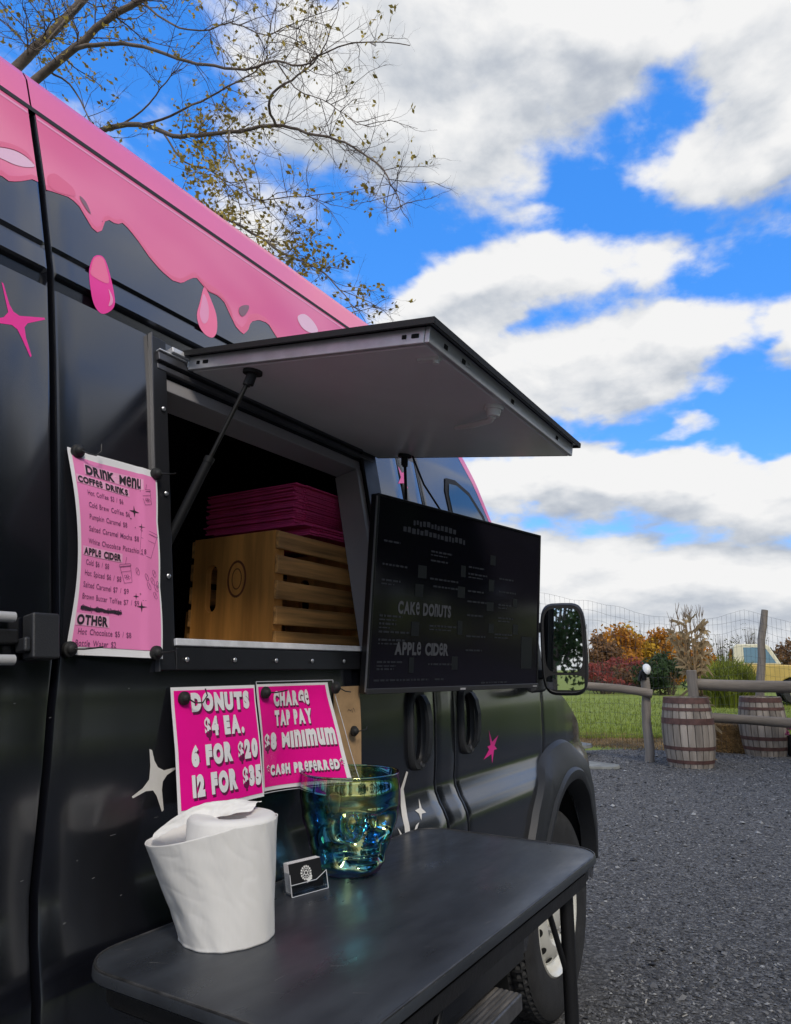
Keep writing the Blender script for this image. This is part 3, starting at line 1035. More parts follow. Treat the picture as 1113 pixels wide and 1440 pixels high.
wf = MB()
y0, y1, z0, z1 = WIN
slant(wf, y0 - .036, y0, z0 - .048, 1.962, .001, .010)             # left band
wbox(wf, y0 + .0005, y1 + .075, z0 - .048, z0 - .009, .001, .010)       # lower band
wbox(wf, y1 + .001, y1 + .075, z0 - .008, 1.94, .001, .010)        # right band
frame = obj('window_frame', wf, mat('black_frame_paint', (.010, .0105, .013), .45, rvar=.05), van, bevel=.002)
mb = MB()
slant(mb, y0 - .0385, y0 - .0362, z0 - .05, 1.968, .001, .0125)
obj('frame_edge', mb, mat('worn_edge_metal', (.12, .12, .13), .4, metal=.6), frame)
mb = MB()
wbox(mb, y0 - .001, y1 + .003, z0 - .007, z0 + .006, -.085, .013)
obj('window_sill', mb, mat('painted_sill', (.62, .63, .66), .35, var=.15, vscale=30), frame, bevel=.002)
mb = MB()
wbox(mb, y0 + .001, y1, 1.908, 1.926, -.05, .016); wbox(mb, y0 + .001, y1 + .06, 1.890, 1.902, -.06, .010)
obj('head_rail', mb, M_ALUD, frame, bevel=.0015)
mb = MB()
wbox(mb, y0 + .03, y1 + .1, 1.932, 1.944, .002, .026); wbox(mb, y0 + .001, y1, 1.9275, 1.9315, .0, .020)
obj('hinge_rail', mb, M_ALU, frame, bevel=.0015)
mb = MB(); wbox(mb, y0 + .001, y1 - .001, 1.855, 1.884, -.075, -.004); wbox(mb, y1 - .026, y1 + .0, z0 + .007, 1.8545, -.08, -.002)
obj('inner_trim', mb, mat('grey_trim', (.30, .29, .30), .4), frame, bevel=.002)
bits = []
for c in [W(.895 + .12 * k, z0 - .030, .010) for k in range(7)] + [W(y0 - .014 + (z - 1.30) * .042, z, .010) for z in (1.46, 1.62, 1.80)]:
    mb = MB(); mb.lathe([(.0045, 0), (.0045, .0015), (.003, .003), (.0005, .0034)], 12, c, 'X'); bits.append(mb)
each('frame_screw', bits, M_SCREW, frame, 40)

# lid: skin, folded lip, panel, fittings. Hinge along y at the head of the window, propped almost level
LY0, LY1 = .945, 1.712
HX, HZ = -.118, 1.948
OX, OZ = .497, 1.857
LL = hypot(OX - HX, OZ - HZ)
du = V(((OX - HX) / LL, 0, (OZ - HZ) / LL))
dn = V((-du.z, 0, du.x))


def LP(u, y, n):
    return V((HX, y, HZ)) + du * u + dn * n


def lbox(mb, u0, u1, ya, yb, n0, n1):
    mb.hexa([LP(u0, ya, n0), LP(u1, ya, n0), LP(u1, yb, n0), LP(u0, yb, n0), LP(u0, ya, n1), LP(u1, ya, n1), LP(u1, yb, n1), LP(u0, yb, n1)])


mb = MB(); lbox(mb, -.01, LL, LY0 - .01, LY1 + .012, .0, .007)
lid = obj('serving_hatch', mb, M_PAINT, van, bevel=.002)
mb = MB()
lbox(mb, .02, LL - .022, LY0 + .003, LY0 + .013, -.030, -.0005)
lbox(mb, .02, LL - .022, LY1 - .013, LY1 - .003, -.030, -.0005)
lbox(mb, LL - .0215, LL - .0115, LY0 + .003, LY1 - .003, -.030, -.0005)
lbox(mb, .008, .0195, LY0 + .003, LY1 - .003, -.030, -.0005)
obj('hatch_lip', mb, M_ALU, lid, bevel=.002)
mb = MB(); lbox(mb, .0205, LL - .022, LY0 + .0135, LY1 - .0135, -.031, -.022)
obj('hatch_panel', mb, M_LIDIN, lid, bevel=.004)
mb = MB(); lbox(mb, -.012, LL + .003, LY0 - .013, LY0 - .0105, -.004, .0075); lbox(mb, LL + .0005, LL + .003, LY0 - .010, LY1 + .013, -.004, .0075); lbox(mb, -.012, LL, LY1 + .0125, LY1 + .015, -.004, .0075)
obj('hatch_seal', mb, M_RUBBER, lid)
mb = MB()
for u, y in ((.05, LY0 + .0025), (.56, LY0 + .0025)):
    for k in range(2):
        c = LP(u + k * .022, y, -.016)
        mb.obox(c, du * (.007 if k else .004), V((0, .0012, 0)), dn * .0035)
for y in (LY0 + .06, LY0 + .13, LY0 + .36, LY0 + .64):
    mb.obox(LP(LL - .0112, y, -.016), V((0, .006, 0)), du * .0012, dn * .004)
obj('lip_slot', mb, M_HOLE, lid)
mb = MB()
for y in (LY0 + .15, LY0 + .37, LY0 + .65):
    mb.lathe([(.005, -.002), (.005, .001), (.0005, .0016)], 10, LP(LL - .0112, y, -.015), 'X')
obj('lip_screw', mb, M_SCREW, lid)
# white latch with a bent handle under the lid
mb = MB()
c = LP(LL - .042, 1.285, -.031)
mb.tube([c, c - dn * .008], .020, 16); mb.tube([c - dn * .0081, c - dn * .022], [.016, .013], 16); 
lamp = obj('hatch_latch', mb, M_WHITEP, lid, smooth=40)
mb = MB()
mb.tube([c - dn * .020, c - dn * .026 - du * .012 + V((0, .012, 0)), c - dn * .022 - du * .07 + V((0, .055, 0)), c - dn * .012 - du * .14 + V((0, .100, 0))], [.0075, .007, .006, .005], 10)
obj('latch_handle', mb, M_WHITEP, lamp, smooth=40)
mb = MB(); c2 = LP(LL - .045, LY0 + .065, -.031); mb.obox(c2 - dn * .003, du * .022, V((0, .006, 0)), dn * .0028); mb.tube([c2 + du * .015, c2 + du * .015 - dn * .012], .006, 10)
obj('hatch_catch', mb, mat('pale_plastic', (.75, .75, .73), .4), lid)


def gas_strut(y, u, zlow_):
    top = LP(u, y, -.034)
    bot = W(y - .04 if y < 1.3 else y + .06, zlow_, .012)
    if y < 1.3:
        bot = W(WIN[0] + .006, zlow_, -.03)
    mid = top.lerp(bot, .50)
    m1 = MB(); m1.tube([mid, bot], .0095, 14)
    s = obj('gas_strut', m1, mat('strut_black', (.006, .006, .007), .6, spec=.25), van, smooth=40)
    m2 = MB(); m2.tube([top + (bot - top).normalized() * .01, mid], .0045, 10); m2.tube([mid, mid + (top - mid).normalized() * .012], .0105, 12)
    obj('strut_rod', m2, mat('strut_rod_black', (.008, .008, .008), .5, spec=.25), s, smooth=40)
    m3 = MB()
    m3.tube([top + dn * .003, top - dn * .004], .020, 16); m3.tube([top - dn * .004, top - dn * .016 + (bot - top).normalized() * .012], [.010, .009], 12); m3.tube([top + (bot - top).normalized() * .008, top + (bot - top).normalized() * .032], [.0095, .008], 12)
    obj('strut_mount', m3, M_RUBBER, s, smooth=40)
    m4 = MB(); m4.tube([bot + V((0, -.008, 0)), bot + V((0, .008, 0))], .012, 12)
    obj('strut_foot', m4, M_RUBBER, s, smooth=40)


gas_strut(.985, .175, 1.50)
gas_strut(1.665, .13, 1.46)

# inside of the van: counter, dark back wall and rack
mb = MB(); mb.box((-.62, .70, 1.300), (-.055, 1.80, 1.3335))
obj('counter', mb, mat('dark_counter', (.02, .019, .018), .5), van)
mb = MB(); mb.box((-1.2, -.2, .45), (-1.17, 2.0, 2.38)); mb.box((-1.2, 1.98, .45), (-.1, 2.0, 1.30)); mb.box((-1.2, 1.98, 1.30), (-.26, 2.0, 2.30)); mb.box((-1.2, -.22, .45), (-.3, -.2, 2.30))
obj('interior_partition', mb, M_INNER, van)

# side mirror
def mirror():
    cx, cy = .130, 2.62
    zc, hh, ww = 1.368, .170, .084
    rt = Matrix.Rotation(radians(16), 3, 'Z')
    def P(u, d, v): return V((cx, cy, zc)) + rt @ V((u, d, v))
    def sup(a, kw, kh, p=.45):
        ca, sa = cos(a), sin(a)
        return (kw * abs(ca) ** p * (1 if ca > 0 else -1), kh * abs(sa) ** p * (1 if sa > 0 else -1))
    n = 40
    mb = MB()
    rings = [(.80, .88, .002), (.93, .955, -.004), (1.0, 1.0, .004), (1.03, 1.02, .03), (1.0, 1.0, .08), (.85, .9, .125), (.5, .6, .15), (.02, .02, .158)]
    mb.add([P(*(lambda q, dd: (q[0], dd, q[1]))(sup(2 * pi * k / n, ww * a, hh * b), d)) for a, b, d in rings for k in range(n)],
           [(i * n + k, i * n + (k + 1) % n, (i + 1) * n + (k + 1) % n, (i + 1) * n + k) for i in range(len(rings) - 1) for k in range(n)])
    h = obj('side_mirror', mb, M_PLAST, van, smooth=45)
    def pane(v0, v1, name):
        g = MB(); vv = []
        zc2 = (v0 + v1) / 2; hv = (v1 - v0) / 2
        for k in range(n):
            q = sup(2 * pi * k / n, ww * .82, hv, .42)
            vv.append(P(q[0], -.0045, zc2 + q[1]))
        g.add(vv, [tuple(range(n))])
        obj(name, g, M_CHROME, h)
    pane(-.088, .150, 'mirror_glass')
    pane(-.152, -.098, 'blind_spot_glass')
    bz = MB()
    vv = []
    for kk, d in ((.90, -.003), (.80, -.003)):
        for k in range(n):
            q = sup(2 * pi * k / n, ww * kk, hh * (kk + .06)); vv.append(P(q[0], d, q[1]))
    bz.add(vv[:n], [tuple(range(n))])
    obj('mirror_backing', bz, M_RUBBER, h)
    lm = MB()
    lm.grid(4, 10, lambda u, v: P(ww * (1.032 + .012 * sin(pi * v)), .012 + .06 * u, -.055 + .12 * v) + rt @ V((.003 * sin(pi * u), 0, 0)))
    obj('indicator_lamp', lm, M_LAMP, h, smooth=40)
    ln = MB(); ln.grid(4, 3, lambda u, v: P(ww * 1.045, .004 + .075 * u, .072 + .018 * v) + rt @ V((.002 * sin(pi * u), 0, 0)))
    obj('mirror_band', ln, M_RUBBER, h)
    for z in (1.27, 1.45):
        a = MB(); a.hexa([V((-.06, 2.66, z - .02)), V((.07, 2.64, z - .014)), V((.07, 2.69, z - .014)), V((-.06, 2.74, z - .02)), V((-.06, 2.66, z + .022)), V((.07, 2.64, z + .018)), V((.07, 2.69, z + .018)), V((-.06, 2.74, z + .022))])
        obj('mirror_arm', a, M_PLAST, h, bevel=.006)


mirror()
mb = MB(); mb.hexa([W(2.60, 1.20, -.01), W(2.73, 1.20, -.01), W(2.73, 1.50, -.01), W(2.60, 1.50, -.01), W(2.61, 1.21, .02), W(2.72, 1.21, .02), W(2.72, 1.49, .02), W(2.61, 1.49, .02)])
obj('mirror_base', mb, M_PLAST, van, bevel=.006)

#@@SECTION objects
# ------------------------------------------------------------------ crate, boxes inside
crx, cry, crz = -.155, 1.305, 1.3345
crate = thing('wooden_crate', 'wooden crate with slatted sides and handle slot in the open hatch', 'crate', (crx - .14, cry + .2, crz))
CL, CWd, CH = .40, .285, .300
def ply_panel(yc):
    mb = MB()
    y0, y1 = yc, yc + .018
    # end board with an oblong hand slot: outline triangulated with its hole
    out = [(-CWd, 0), (0, 0), (0, CH), (-CWd, CH)]
    hc = (-.215, .165); hw, hh = .020, .062
    hole = []
    for k in range(24):
        a = 2 * pi * k / 24
        ca, sa = cos(a), sin(a)
        hole.append((hc[0] + hw * ca, hc[1] + (hh - hw) * (1 if sa > 0 else -1) + hw * sa))
    pts = [V(p) for p in out + hole]
    r = delaunay_2d_cdt(pts, [], [list(range(4)), list(range(27, 3, -1))], 2, 1e-6)
    tris = [f for f in r[2] if not (lambda c: (abs(c[0] - hc[0]) < hw and abs(c[1] - hc[1]) < hh))(tuple(sum(r[0][i][j] for i in f) / 3 for j in (0, 1)))]
    nv = len(r[0])
    mb.add([(crx + p[0], y0, crz + p[1]) for p in r[0]] + [(crx + p[0], y1, crz + p[1]) for p in r[0]],
           tris + [tuple(i + nv for i in reversed(f)) for f in tris] + [(i, (i + 1) % 4, nv + (i + 1) % 4, nv + i) for i in range(4)] + [(4 + k, 4 + (k + 1) % 24, nv + 4 + (k + 1) % 24, nv + 4 + k) for k in range(24)])
    return mb
ep = obj('end_panel', ply_panel(cry), M_WOOD, crate)
obj('end_panel', ply_panel(cry + CL - .018), M_WOOD, crate)
# round brand stamp, faint
mb = MB()
for (ru, rv, w) in ((.030, .045, .006), (.016, .026, .003)):
    P = [(-.125 + ru * cos(2 * pi * k / 28), .185 + rv * sin(2 * pi * k / 28)) for k in range(29)]
    stroke(mb, P, lambda u, v, o: V((crx + u, cry - .0006, crz + v)), w, 0)
obj('stamp_mark', mb, M_STAMP, ep)
for k in range(5):
    zz = crz + .004 + k * .0615
    for xx in (crx + .0005, crx - CWd - .0115):
        mb = MB()
        mb.obox((xx + .0055, cry + CL / 2, zz + .0235), V((.0055, 0, 0)), V((0, CL / 2, random.uniform(-.002, .002))), V((0, 0, .0225)))
        obj('slat', mb, M_SLAT, crate, bevel=.002)
for yy in (cry + .0185, cry + CL - .036):
    mb = MB(); mb.box((crx - .02, yy, crz + .001), (crx - .0005, yy + .016, crz + CH - .004))
    obj('corner_post', mb, M_WOOD, crate)
mb = MB(); mb.box((crx - CWd + .002, cry + .02, crz + .0005), (crx - .022, cry + CL - .02, crz + .010))
obj('crate_base', mb, M_SLAT, crate)
# flat pink boxes stacked over the crate
bz = crz + CH + .012
rb = random.Random(3)
for k in range(27):
    th = .0052
    dx = rb.uniform(-.006, .006) + (.03 if k < 5 else 0); dy = rb.uniform(-.008, .008) + (.035 if k < 4 else 0)
    mb = MB()
    a = rb.uniform(-.02, .02)
    u = V((cos(a), sin(a), 0)); w = V((-sin(a), cos(a), 0))
    c = V((crx - .20 + dx, cry + .265 + dy, bz + k * th + th / 2))
    mb.obox(c, u * .165, w * .155, V((0, 0, th * .36)))
    mb.obox(c + u * .166, u * .004, w * .12, V((0, 0, th * .30)))
    b = obj('flat_box', mb, M_BOXP, None)
    nm = 'bottom of the stack' if k == 0 else 'top of the stack' if k == 26 else 'in the stack'
    tag(b, 'pink flat-packed cardboard box in the stack on top of the wooden crate', 'box', 'flat pink boxes stacked on the crate')
mb = MB(); mb.box((-.52, 1.36, crz), (-.44, 1.375, crz + .115))
tag(obj('wooden_board', mb, M_WOOD, None), 'small wooden board standing in the dark behind the crate', 'board')

# ------------------------------------------------------------------ TV menu board
tv = thing('menu_screen', 'black flat television hung beside the hatch with a dim drinks and donut menu', 'television', (.10, 1.80, 1.235))
ta = radians(10.4)
tu = V((sin(ta), cos(ta), 0))
tvn = V((cos(ta), -sin(ta), 0))
TW, TH = .785, .492
T0 = V((.030, 1.435, 1.236))
tup = (V((0, 0, 1)) + tvn * .075).normalized()
tn = tu.cross(tup).normalized()
def TP(u, v, n): return T0 + tu * (u * TW) + tup * (v * TH) + tn * n
def tbox(mb, u0, u1, v0, v1, n0, n1):
    mb.hexa([TP(u0, v0, n0), TP(u1, v0, n0), TP(u1, v1, n0), TP(u0, v1, n0), TP(u0, v0, n1), TP(u1, v0, n1), TP(u1, v1, n1), TP(u0, v1, n1)])
mb = MB(); tbox(mb, 0, 1, 0, 1, -.022, -.001)
body = obj('screen_body', mb, M_BEZEL, tv, bevel=.003)
mb = MB(); tbox(mb, .06, .94, .05, .6, -.062, -.0225); obj('screen_back', mb, M_BEZEL, tv, bevel=.01)
mb = MB()
tbox(mb, .0, .008, .028, 1, -.0005, .005); tbox(mb, .992, 1, .028, 1, -.0005, .005); tbox(mb, .0082, .9918, .988, 1, -.0005, .005)
obj('screen_bezel', mb, M_BEZEL, tv, bevel=.001)
mb = MB(); tbox(mb, 0, 1, 0, .027, -.0005, .007); obj('bottom_bezel', mb, mat('bezel_grey', (.05, .05, .055), .35, metal=.3), tv, bevel=.002)
mb = MB(); tbox(mb, -.004, -.0005, .01, .985, .0, .004); obj('edge_strip', mb, mat('bright_strip', (.3, .3, .32), .3, metal=.6), tv)
mb = MB(); mb.add([TP(.0085, .0275, .002), TP(.9915, .0275, .002), TP(.9915, .9875, .002), TP(.0085, .9875, .002)], [(0, 1, 2, 3)])
scr = obj('screen', mb, M_SCREEN, tv)
def emis(name, c, s):
    m = mat(name, (.004, .004, .005), .3)
    b = m.node_tree.nodes['Principled BSDF']
    b.inputs['Emission Color'].default_value = (*c, 1); b.inputs['Emission Strength'].default_value = s
    return m
M_E1 = emis('screen_text_glow', (.75, .78, .9), .030)
M_E2 = emis('screen_faint_glow', (.6, .65, .85), .012)
M_E3 = emis('screen_picture_glow', (.6, .7, .9), .0045)
tp = lambda u, v, o: TP(u, v, .003 + o)
mb = MB()
for s, u0, u1, v in (('CAKe DOnUTS', .125, .405, .405), ('APPLe CIDeR', .120, .400, .195)):
    mb = MB(); put_text(mb, s, tp, u0, u1, v, .062, .05, True, gap=.05)
    obj('screen_lettering', mb, M_E1, scr)
mb = MB(); mb2 = MB()
rb = random.Random(11)
def bar(mb, u0, u1, v, h): mb.add([tp(u0, v, 0), tp(u1, v, 0), tp(u1, v + h, 0), tp(u0, v + h, 0)], [(0, 1, 2, 3)])
def words(u0, u1, v, h):
    u = u0
    while u < u1:
        w = rb.uniform(.008, .028)
        bar(mb, u, min(u + w, u1), v, h); u += w + .005
for (u0, u1, v) in ((.04, .12, .76), (.28, .40, .75), (.28, .38, .70), (.04, .16, .64), (.28, .44, .60), (.30, .44, .56), (.04, .13, .56), (.04, .15, .38), (.04, .12, .34), (.29, .44, .345),
                    (.04, .17, .26), (.04, .19, .30), (.04, .16, .15), (.29, .42, .14), (.04, .12, .115), (.03, .30, .06), (.33, .38, .06), (.50, .60, .70), (.50, .62, .66), (.50, .60, .56), (.50, .63, .50), (.50, .60, .42),
                    (.50, .62, .30), (.50, .60, .22), (.70, .80, .66), (.70, .82, .58), (.70, .79, .50), (.70, .81, .42), (.68, .80, .32), (.60, .78, .035)):
    mb = MB(); words(u0, u1, v, .010)
    if rb.random() < .5: words(u0, u1 - .03, v - .018, .007)
    obj('screen_small_print', mb, M_E2, scr)
for (u0, u1, v, h) in ((.18, .42, .875, .032), (.13, .46, .825, .032)):
    mb = MB(); u = u0
    while u < u1:
        w = rb.uniform(.010, .020)
        bar(mb, u, u + w, v + rb.uniform(0, .008), h * rb.uniform(.7, 1)); u += w + .006
    obj('screen_small_print', mb, M_E2, scr)
for (u, v, h) in ((.22, .60, .08), (.205, .50, .08), (.20, .29, .08), (.185, .10, .085), (.445, .64, .08), (.445, .52, .08), (.445, .31, .08), (.42, .115, .08), (.63, .58, .08), (.63, .46, .07), (.63, .33, .08), (.80, .5, .07), (.80, .33, .08), (.64, .74, .07)):
    mb2 = MB(); bar(mb2, u + rb.uniform(-.01, .01), u + rb.uniform(.03, .045), v, h * rb.uniform(.6, 1)); obj('screen_picture', mb2, M_E3, scr)
mb2 = MB(); bar(mb2, .87, .95, .12, .20); obj('screen_picture', mb2, M_E3, scr)
mb = MB(); tbox(mb, .47, .50, .006, .016, .0072, .0082); tbox(mb, .955, .985, .008, .014, .0072, .0082)
obj('bezel_mark', mb, mat('mark_grey', (.4, .4, .42), .4), tv)
mb = MB(); mb.tube([TP(.4, .5, -.060), V((-.02, 1.80, 1.42))], .018, 10)
obj('wall_bracket', mb, M_TEDGE, tv)
mb = MB()
a = LP(.15, 1.675, -.033)
mb.tube([a, a.lerp(TP(.33, .98, -.02), .5), TP(.36, .99, -.015)], .003, 8)
obj('hanging_cord', mb, M_RUBBER, tv)

# ------------------------------------------------------------------ paper notices and their magnets
def sheet(name, label, place, w, h, m_back, m_face, border, nu=22, nv=44):
    t = thing(name, label, 'sign', tuple(place(w / 2, 0, 0)))
    mb = MB(); mb.grid(nu, nv, lambda u, v: place(w * u, h * v, 0)); obj('paper', mb, m_back, t, smooth=60)
    l, r, b, tp_ = border
    mb = MB(); mb.grid(nu, nv, lambda u, v: place(l + (w - l - r) * u, b + (h - b - tp_) * v, .0009)); obj('printed_field', mb, m_face, t, smooth=60)
    return t


# drink menu
MW, MH = .176, .343
def pm(u, v, off):
    t = v / MH; s = u / MW
    y = .6615 + .008 * t + u; z = 1.318 + v - .006 * s
    curl = .016 * (1 - s) ** 2 * sin(pi * min(1, max(0, t * 1.02))) + .003 * sin(9 * t + 3 * s)
    y += .012 * (1 - s) ** 2 * sin(pi * t) ** 2
    return W(y, z, .004 + abs(curl) + off + (.010 if s > .80 else .010 * s))
menu = sheet('drink_menu', 'pale pink drink menu sheet pinned left of the serving hatch', pm, MW, MH, M_PAPERW, M_PAPERP, (.007, .004, .012, .014))
u_ = lambda f: f * MW
v_ = lambda f: (1 - f) * MH
ink = MB(); inkw = MB(); inkl = MB()
for s, u0, u1, f, h, ch in (('DRInK Menu', .16, .80, .125, .0165, True), ('COFFee DRInKS', .055, .64, .180, .0110, True), ('APPLe CIDeR', .07, .53, .538, .0110, True), ('OTHeR', .05, .38, .868, .0145, True)):
    hd_ = MB(); put_text(hd_, s, pm, u_(u0), u_(u1), v_(f), h, .050, ch, .0024, gap=.05, jit=.02); obj('menu_heading', hd_, M_INK, menu)
    mb = MB()
    mb.grid(14, 4, lambda a, b: pm(u_(u0) - .002 + (u_(u1) - u_(u0) + .005) * a, v_(f) - .002 + (h + .0042) * b, .0016))
    obj('heading_backing', mb, mat('pale_pink_print', (.84, .40, .60), .6), menu)
for s, u0, u1, f in (('Hot Coffee $3 / $6', .15, .57, .238), ('Cold Brew Coffee $6', .15, .64, .300), ('Pumpkin Caramel $8', .15, .60, .360), ('Salted Caramel Mocha $8', .14, .74, .420), ('White Chocolate Pistachio $8', .13, .82, .482),
                     ('Cold $6 / $8', .10, .39, .588), ('Hot Spiced $6 / $8', .09, .54, .640), ('Salted Caramel $7 / $9', .08, .62, .697), ('Brown Butter Toffee $7 / $9', .08, .73, .752), ('Candy Corn $7 / $9', .08, .54, .806),
                     ('Hot Chocolate $5 / $8', .08, .64, .912), ('Bottle Water $2', .07, .47, .962)):
    inkl = MB(); put_text(inkl, s, pm, u_(u0), u_(u1), v_(f), .0092, .004, False, .0018, gap=.09)
    obj('menu_line', inkl, M_INKG, menu)
stroke(ink, [(u_(.07 + .047 * i), v_(.806) + .0045 + .0012 * sin(i * 1.7)) for i in range(11)], pm, .0032, .0024)
stroke(ink, [(u_(.07 + .047 * i), v_(.806) + .0025 + .0012 * sin(i * 2.7)) for i in range(11)], pm, .0025, .0024)
for (u, f, r) in ((.70, .262, .0115), (.65, .306, .003), (.78, .338, .007), (.70, .350, .002), (.70, .705, .006), (.79, .722, .004), (.76, .755, .010), (.75, .69, .0025)):
    sb = MB(); sparkle(sb, pm, u_(u), v_(f), r, .0018); obj('printed_sparkle', sb, M_INK, menu)
obj('crossing_out', ink, M_INK, menu)
def cup(cx, cy, s, tilt, lidded=True):
    inkl = MB()
    ct, st = cos(tilt), sin(tilt)
    q = lambda a, b: (u_(cx) + s * (a * ct - b * st), v_(cy) + s * (a * st + b * ct))
    for P in ([(-.8, 1), (-.55, -1), (.55, -1), (.8, 1), (-.8, 1)], [(-.9, 1.05), (-.8, 1.3), (.8, 1.3), (.9, 1.05), (-.9, 1.05)], [(-.72, .4), (.72, .4)]):
        stroke(inkl, [q(*p) for p in P], pm, .0006, .0020)
    if not lidded:
        stroke(inkl, [q(.1, 1.3), q(.4, 2.1)], pm, .0008, .0020)
        for k in range(4):
            stroke(inkl, [q(.3 * cos(a) * .6 - .2 + .2 * k * .8, .3 * sin(a) * .6 - .2 - .2 * (k % 2)) for a in [i * pi / 4 for i in range(9)]], pm, .0005, .0020)
    obj('printed_cup', inkl, M_INKG, menu)
cup(.86, .17, .012, .25, False); cup(.84, .43, .021, -.22); cup(.60, .60, .014, .22, False)
for (bu, bf) in ((.73, .575), (.83, .60), (.92, .575), (.90, .615), (.85, .645), (.94, .65), (.92, .69), (.97, .63)):
    inkl = MB()
    P = [(u_(bu) + .0048 * cos(a) * .7 - .002 * sin(a), v_(bf) + .0062 * sin(a)) for a in [i * pi / 5 for i in range(11)]]
    P = [(min(p[0], MW - .005), p[1]) for p in P]
    stroke(inkl, P, pm, .0006, .0020)
    stroke(inkl, [(min(u_(bu), MW - .005) - .002, v_(bf) - .004), (min(u_(bu), MW - .005) + .001, v_(bf) + .004)], pm, .0005, .0020)
    obj('printed_bean', inkl, M_INKG, menu)

# donut price sign
SW, SH = .212, .205
def ps(u, v, off):
    t = 1 - v / SH
    return W(.866 + u - .004 * t, 1.060 + v + .0 * u, .005 + .040 * t + .004 * sin(5 * u / SW) * t + off)
sign = sheet('price_sign', 'magenta price sign reading donuts four dollars each, pinned under the hatch', ps, SW, SH, M_PAPERW, M_MAGENTA, (.006, .004, .007, .006))
def ps_g(u, v, off): return ps(u * SW, v * SH, off)
sh_ = MB(); le = MB()
for s, u0, u1, v, h in (('DONUTS', .20, .90, .800, .140), ('$4 EA.', .32, .80, .590, .140), ('6 FOR $20', .15, .95, .365, .140), ('12 FOR $35', .14, .97, .130, .150)):
    sh_ = MB(); le = MB()
    put_text(sh_, s, ps_g, u0, u1, v, h, .098, False, .0012, .014, -.022, gap=.06, jit=.015)
    put_text(le, s, ps_g, u0, u1, v, h, .085, False, .0024, gap=.085, jit=.015)
    obj('letter_shadow', sh_, M_INKS, sign); obj('sign_lettering', le, M_PAPERW, sign)

# charge sign in a plastic sleeve, lower right corner lifting
QW, QH = .222, .200
def pc(u, v, off):
    s = u / QW; t = max(0.0, 1 - v / QH)
    lift = .004 + .028 * t * (1 - s) + s * s * (.010 + .075 * t ** 1.2)
    return W(1.084 + u * (1 - .02 * s * t), 1.066 + v - .006 * s * t, lift + .002 * sin(7 * s + 4 * t) + off)
chg = sheet('payment_sign', 'magenta sign in a clear sleeve reading charge, tap pay, eight dollar minimum', pc, QW, QH, M_PAPERW, M_MAGENTA, (.004, .010, .007, .005))
def pc_g(u, v, off): return pc(u * QW, v * QH, off)
sh_ = MB(); le = MB()
for s, u0, u1, v, h, ch in (('CHARGe', .20, .70, .790, .130, True), ('TAP PAY', .20, .70, .600, .130, False), ('$8 MInImum', .03, .93, .385, .135, True), ('*CASH PReFeRReD*', .05, .96, .140, .085, True)):
    sh_ = MB(); le = MB()
    put_text(sh_, s, pc_g, u0, u1, v, h, .095, ch, .0012, .010, -.018, gap=.06)
    put_text(le, s, pc_g, u0, u1, v, h, .082, ch, .0024, gap=.085)
    obj('letter_shadow', sh_, M_INKS, chg); obj('sign_lettering', le, M_PAPERW, chg)
def rim_factor(nt, base, k):
    """reflectance of a thin clear sheet: base head-on, rising towards grazing"""
    lw = nt.nodes.new('ShaderNodeLayerWeight'); lw.inputs['Blend'].default_value = .5
    p = nt.nodes.new('ShaderNodeMath'); p.operation = 'POWER'; p.inputs[1].default_value = 3.5
    nt.links.new(lw.outputs['Facing'], p.inputs[0])
    q = nt.nodes.new('ShaderNodeMath'); q.operation = 'MULTIPLY_ADD'; q.inputs[1].default_value = k; q.inputs[2].default_value = base
    nt.links.new(p.outputs[0], q.inputs[0])
    return q


def film_mat():
    m = bpy.data.materials.new('clear_sleeve_film'); m.use_nodes = True
    nt = m.node_tree; nt.nodes.clear()
    out = nt.nodes.new('ShaderNodeOutputMaterial'); mx = nt.nodes.new('ShaderNodeMixShader')
    tr = nt.nodes.new('ShaderNodeBsdfTransparent'); gl = nt.nodes.new('ShaderNodeBsdfGlossy'); gl.inputs['Roughness'].default_value = .07
    bp = nt.nodes.new('ShaderNodeBump'); bp.inputs['Strength'].default_value = .5; bp.inputs['Distance'].default_value = .002
    nz = nt.nodes.new('ShaderNodeTexNoise'); nz.inputs['Scale'].default_value = 22; nz.inputs['Detail'].default_value = 2; nz.inputs['Distortion'].default_value = 1.2
    tc = nt.nodes.new('ShaderNodeTexCoord'); mp = nt.nodes.new('ShaderNodeMapping'); mp.inputs['Scale'].default_value = (1, 1, .4); mp.inputs['Rotation'].default_value = (.5, 0, 0)
    nt.links.new(tc.outputs['Object'], mp.inputs['Vector']); nt.links.new(mp.outputs[0], nz.inputs['Vector'])
    nt.links.new(nz.outputs['Fac'], bp.inputs['Height']); nt.links.new(bp.outputs[0], gl.inputs['Normal'])
    fr = rim_factor(nt, .05, .55)
    nt.links.new(fr.outputs[0], mx.inputs['Fac']); nt.links.new(tr.outputs[0], mx.inputs[1]); nt.links.new(gl.outputs[0], mx.inputs[2])
    nt.links.new(mx.outputs[0], out.inputs[0])
    return m
mb = MB(); mb.grid(16, 16, lambda u, v: pc(-.004 + (QW + .016) * u, -.003 + (QH + .008) * v, .0035))
obj('plastic_sleeve', mb, film_mat(), chg, smooth=60)
mb = MB()
for a, b in (((-.004, -.003), (QW + .012, -.003)), ((QW + .012, -.003), (QW + .012, QH + .005)), ((-.004, -.003), (-.004, QH + .005)), ((-.004, QH + .005), (QW + .012, QH + .005))):
    mb.tube([pc(a[0] + (b[0] - a[0]) * k / 10, a[1] + (b[1] - a[1]) * k / 10, .0036) for k in range(11)], .0008, 6)
obj('sleeve_edge', mb, M_SLEEVE, chg)

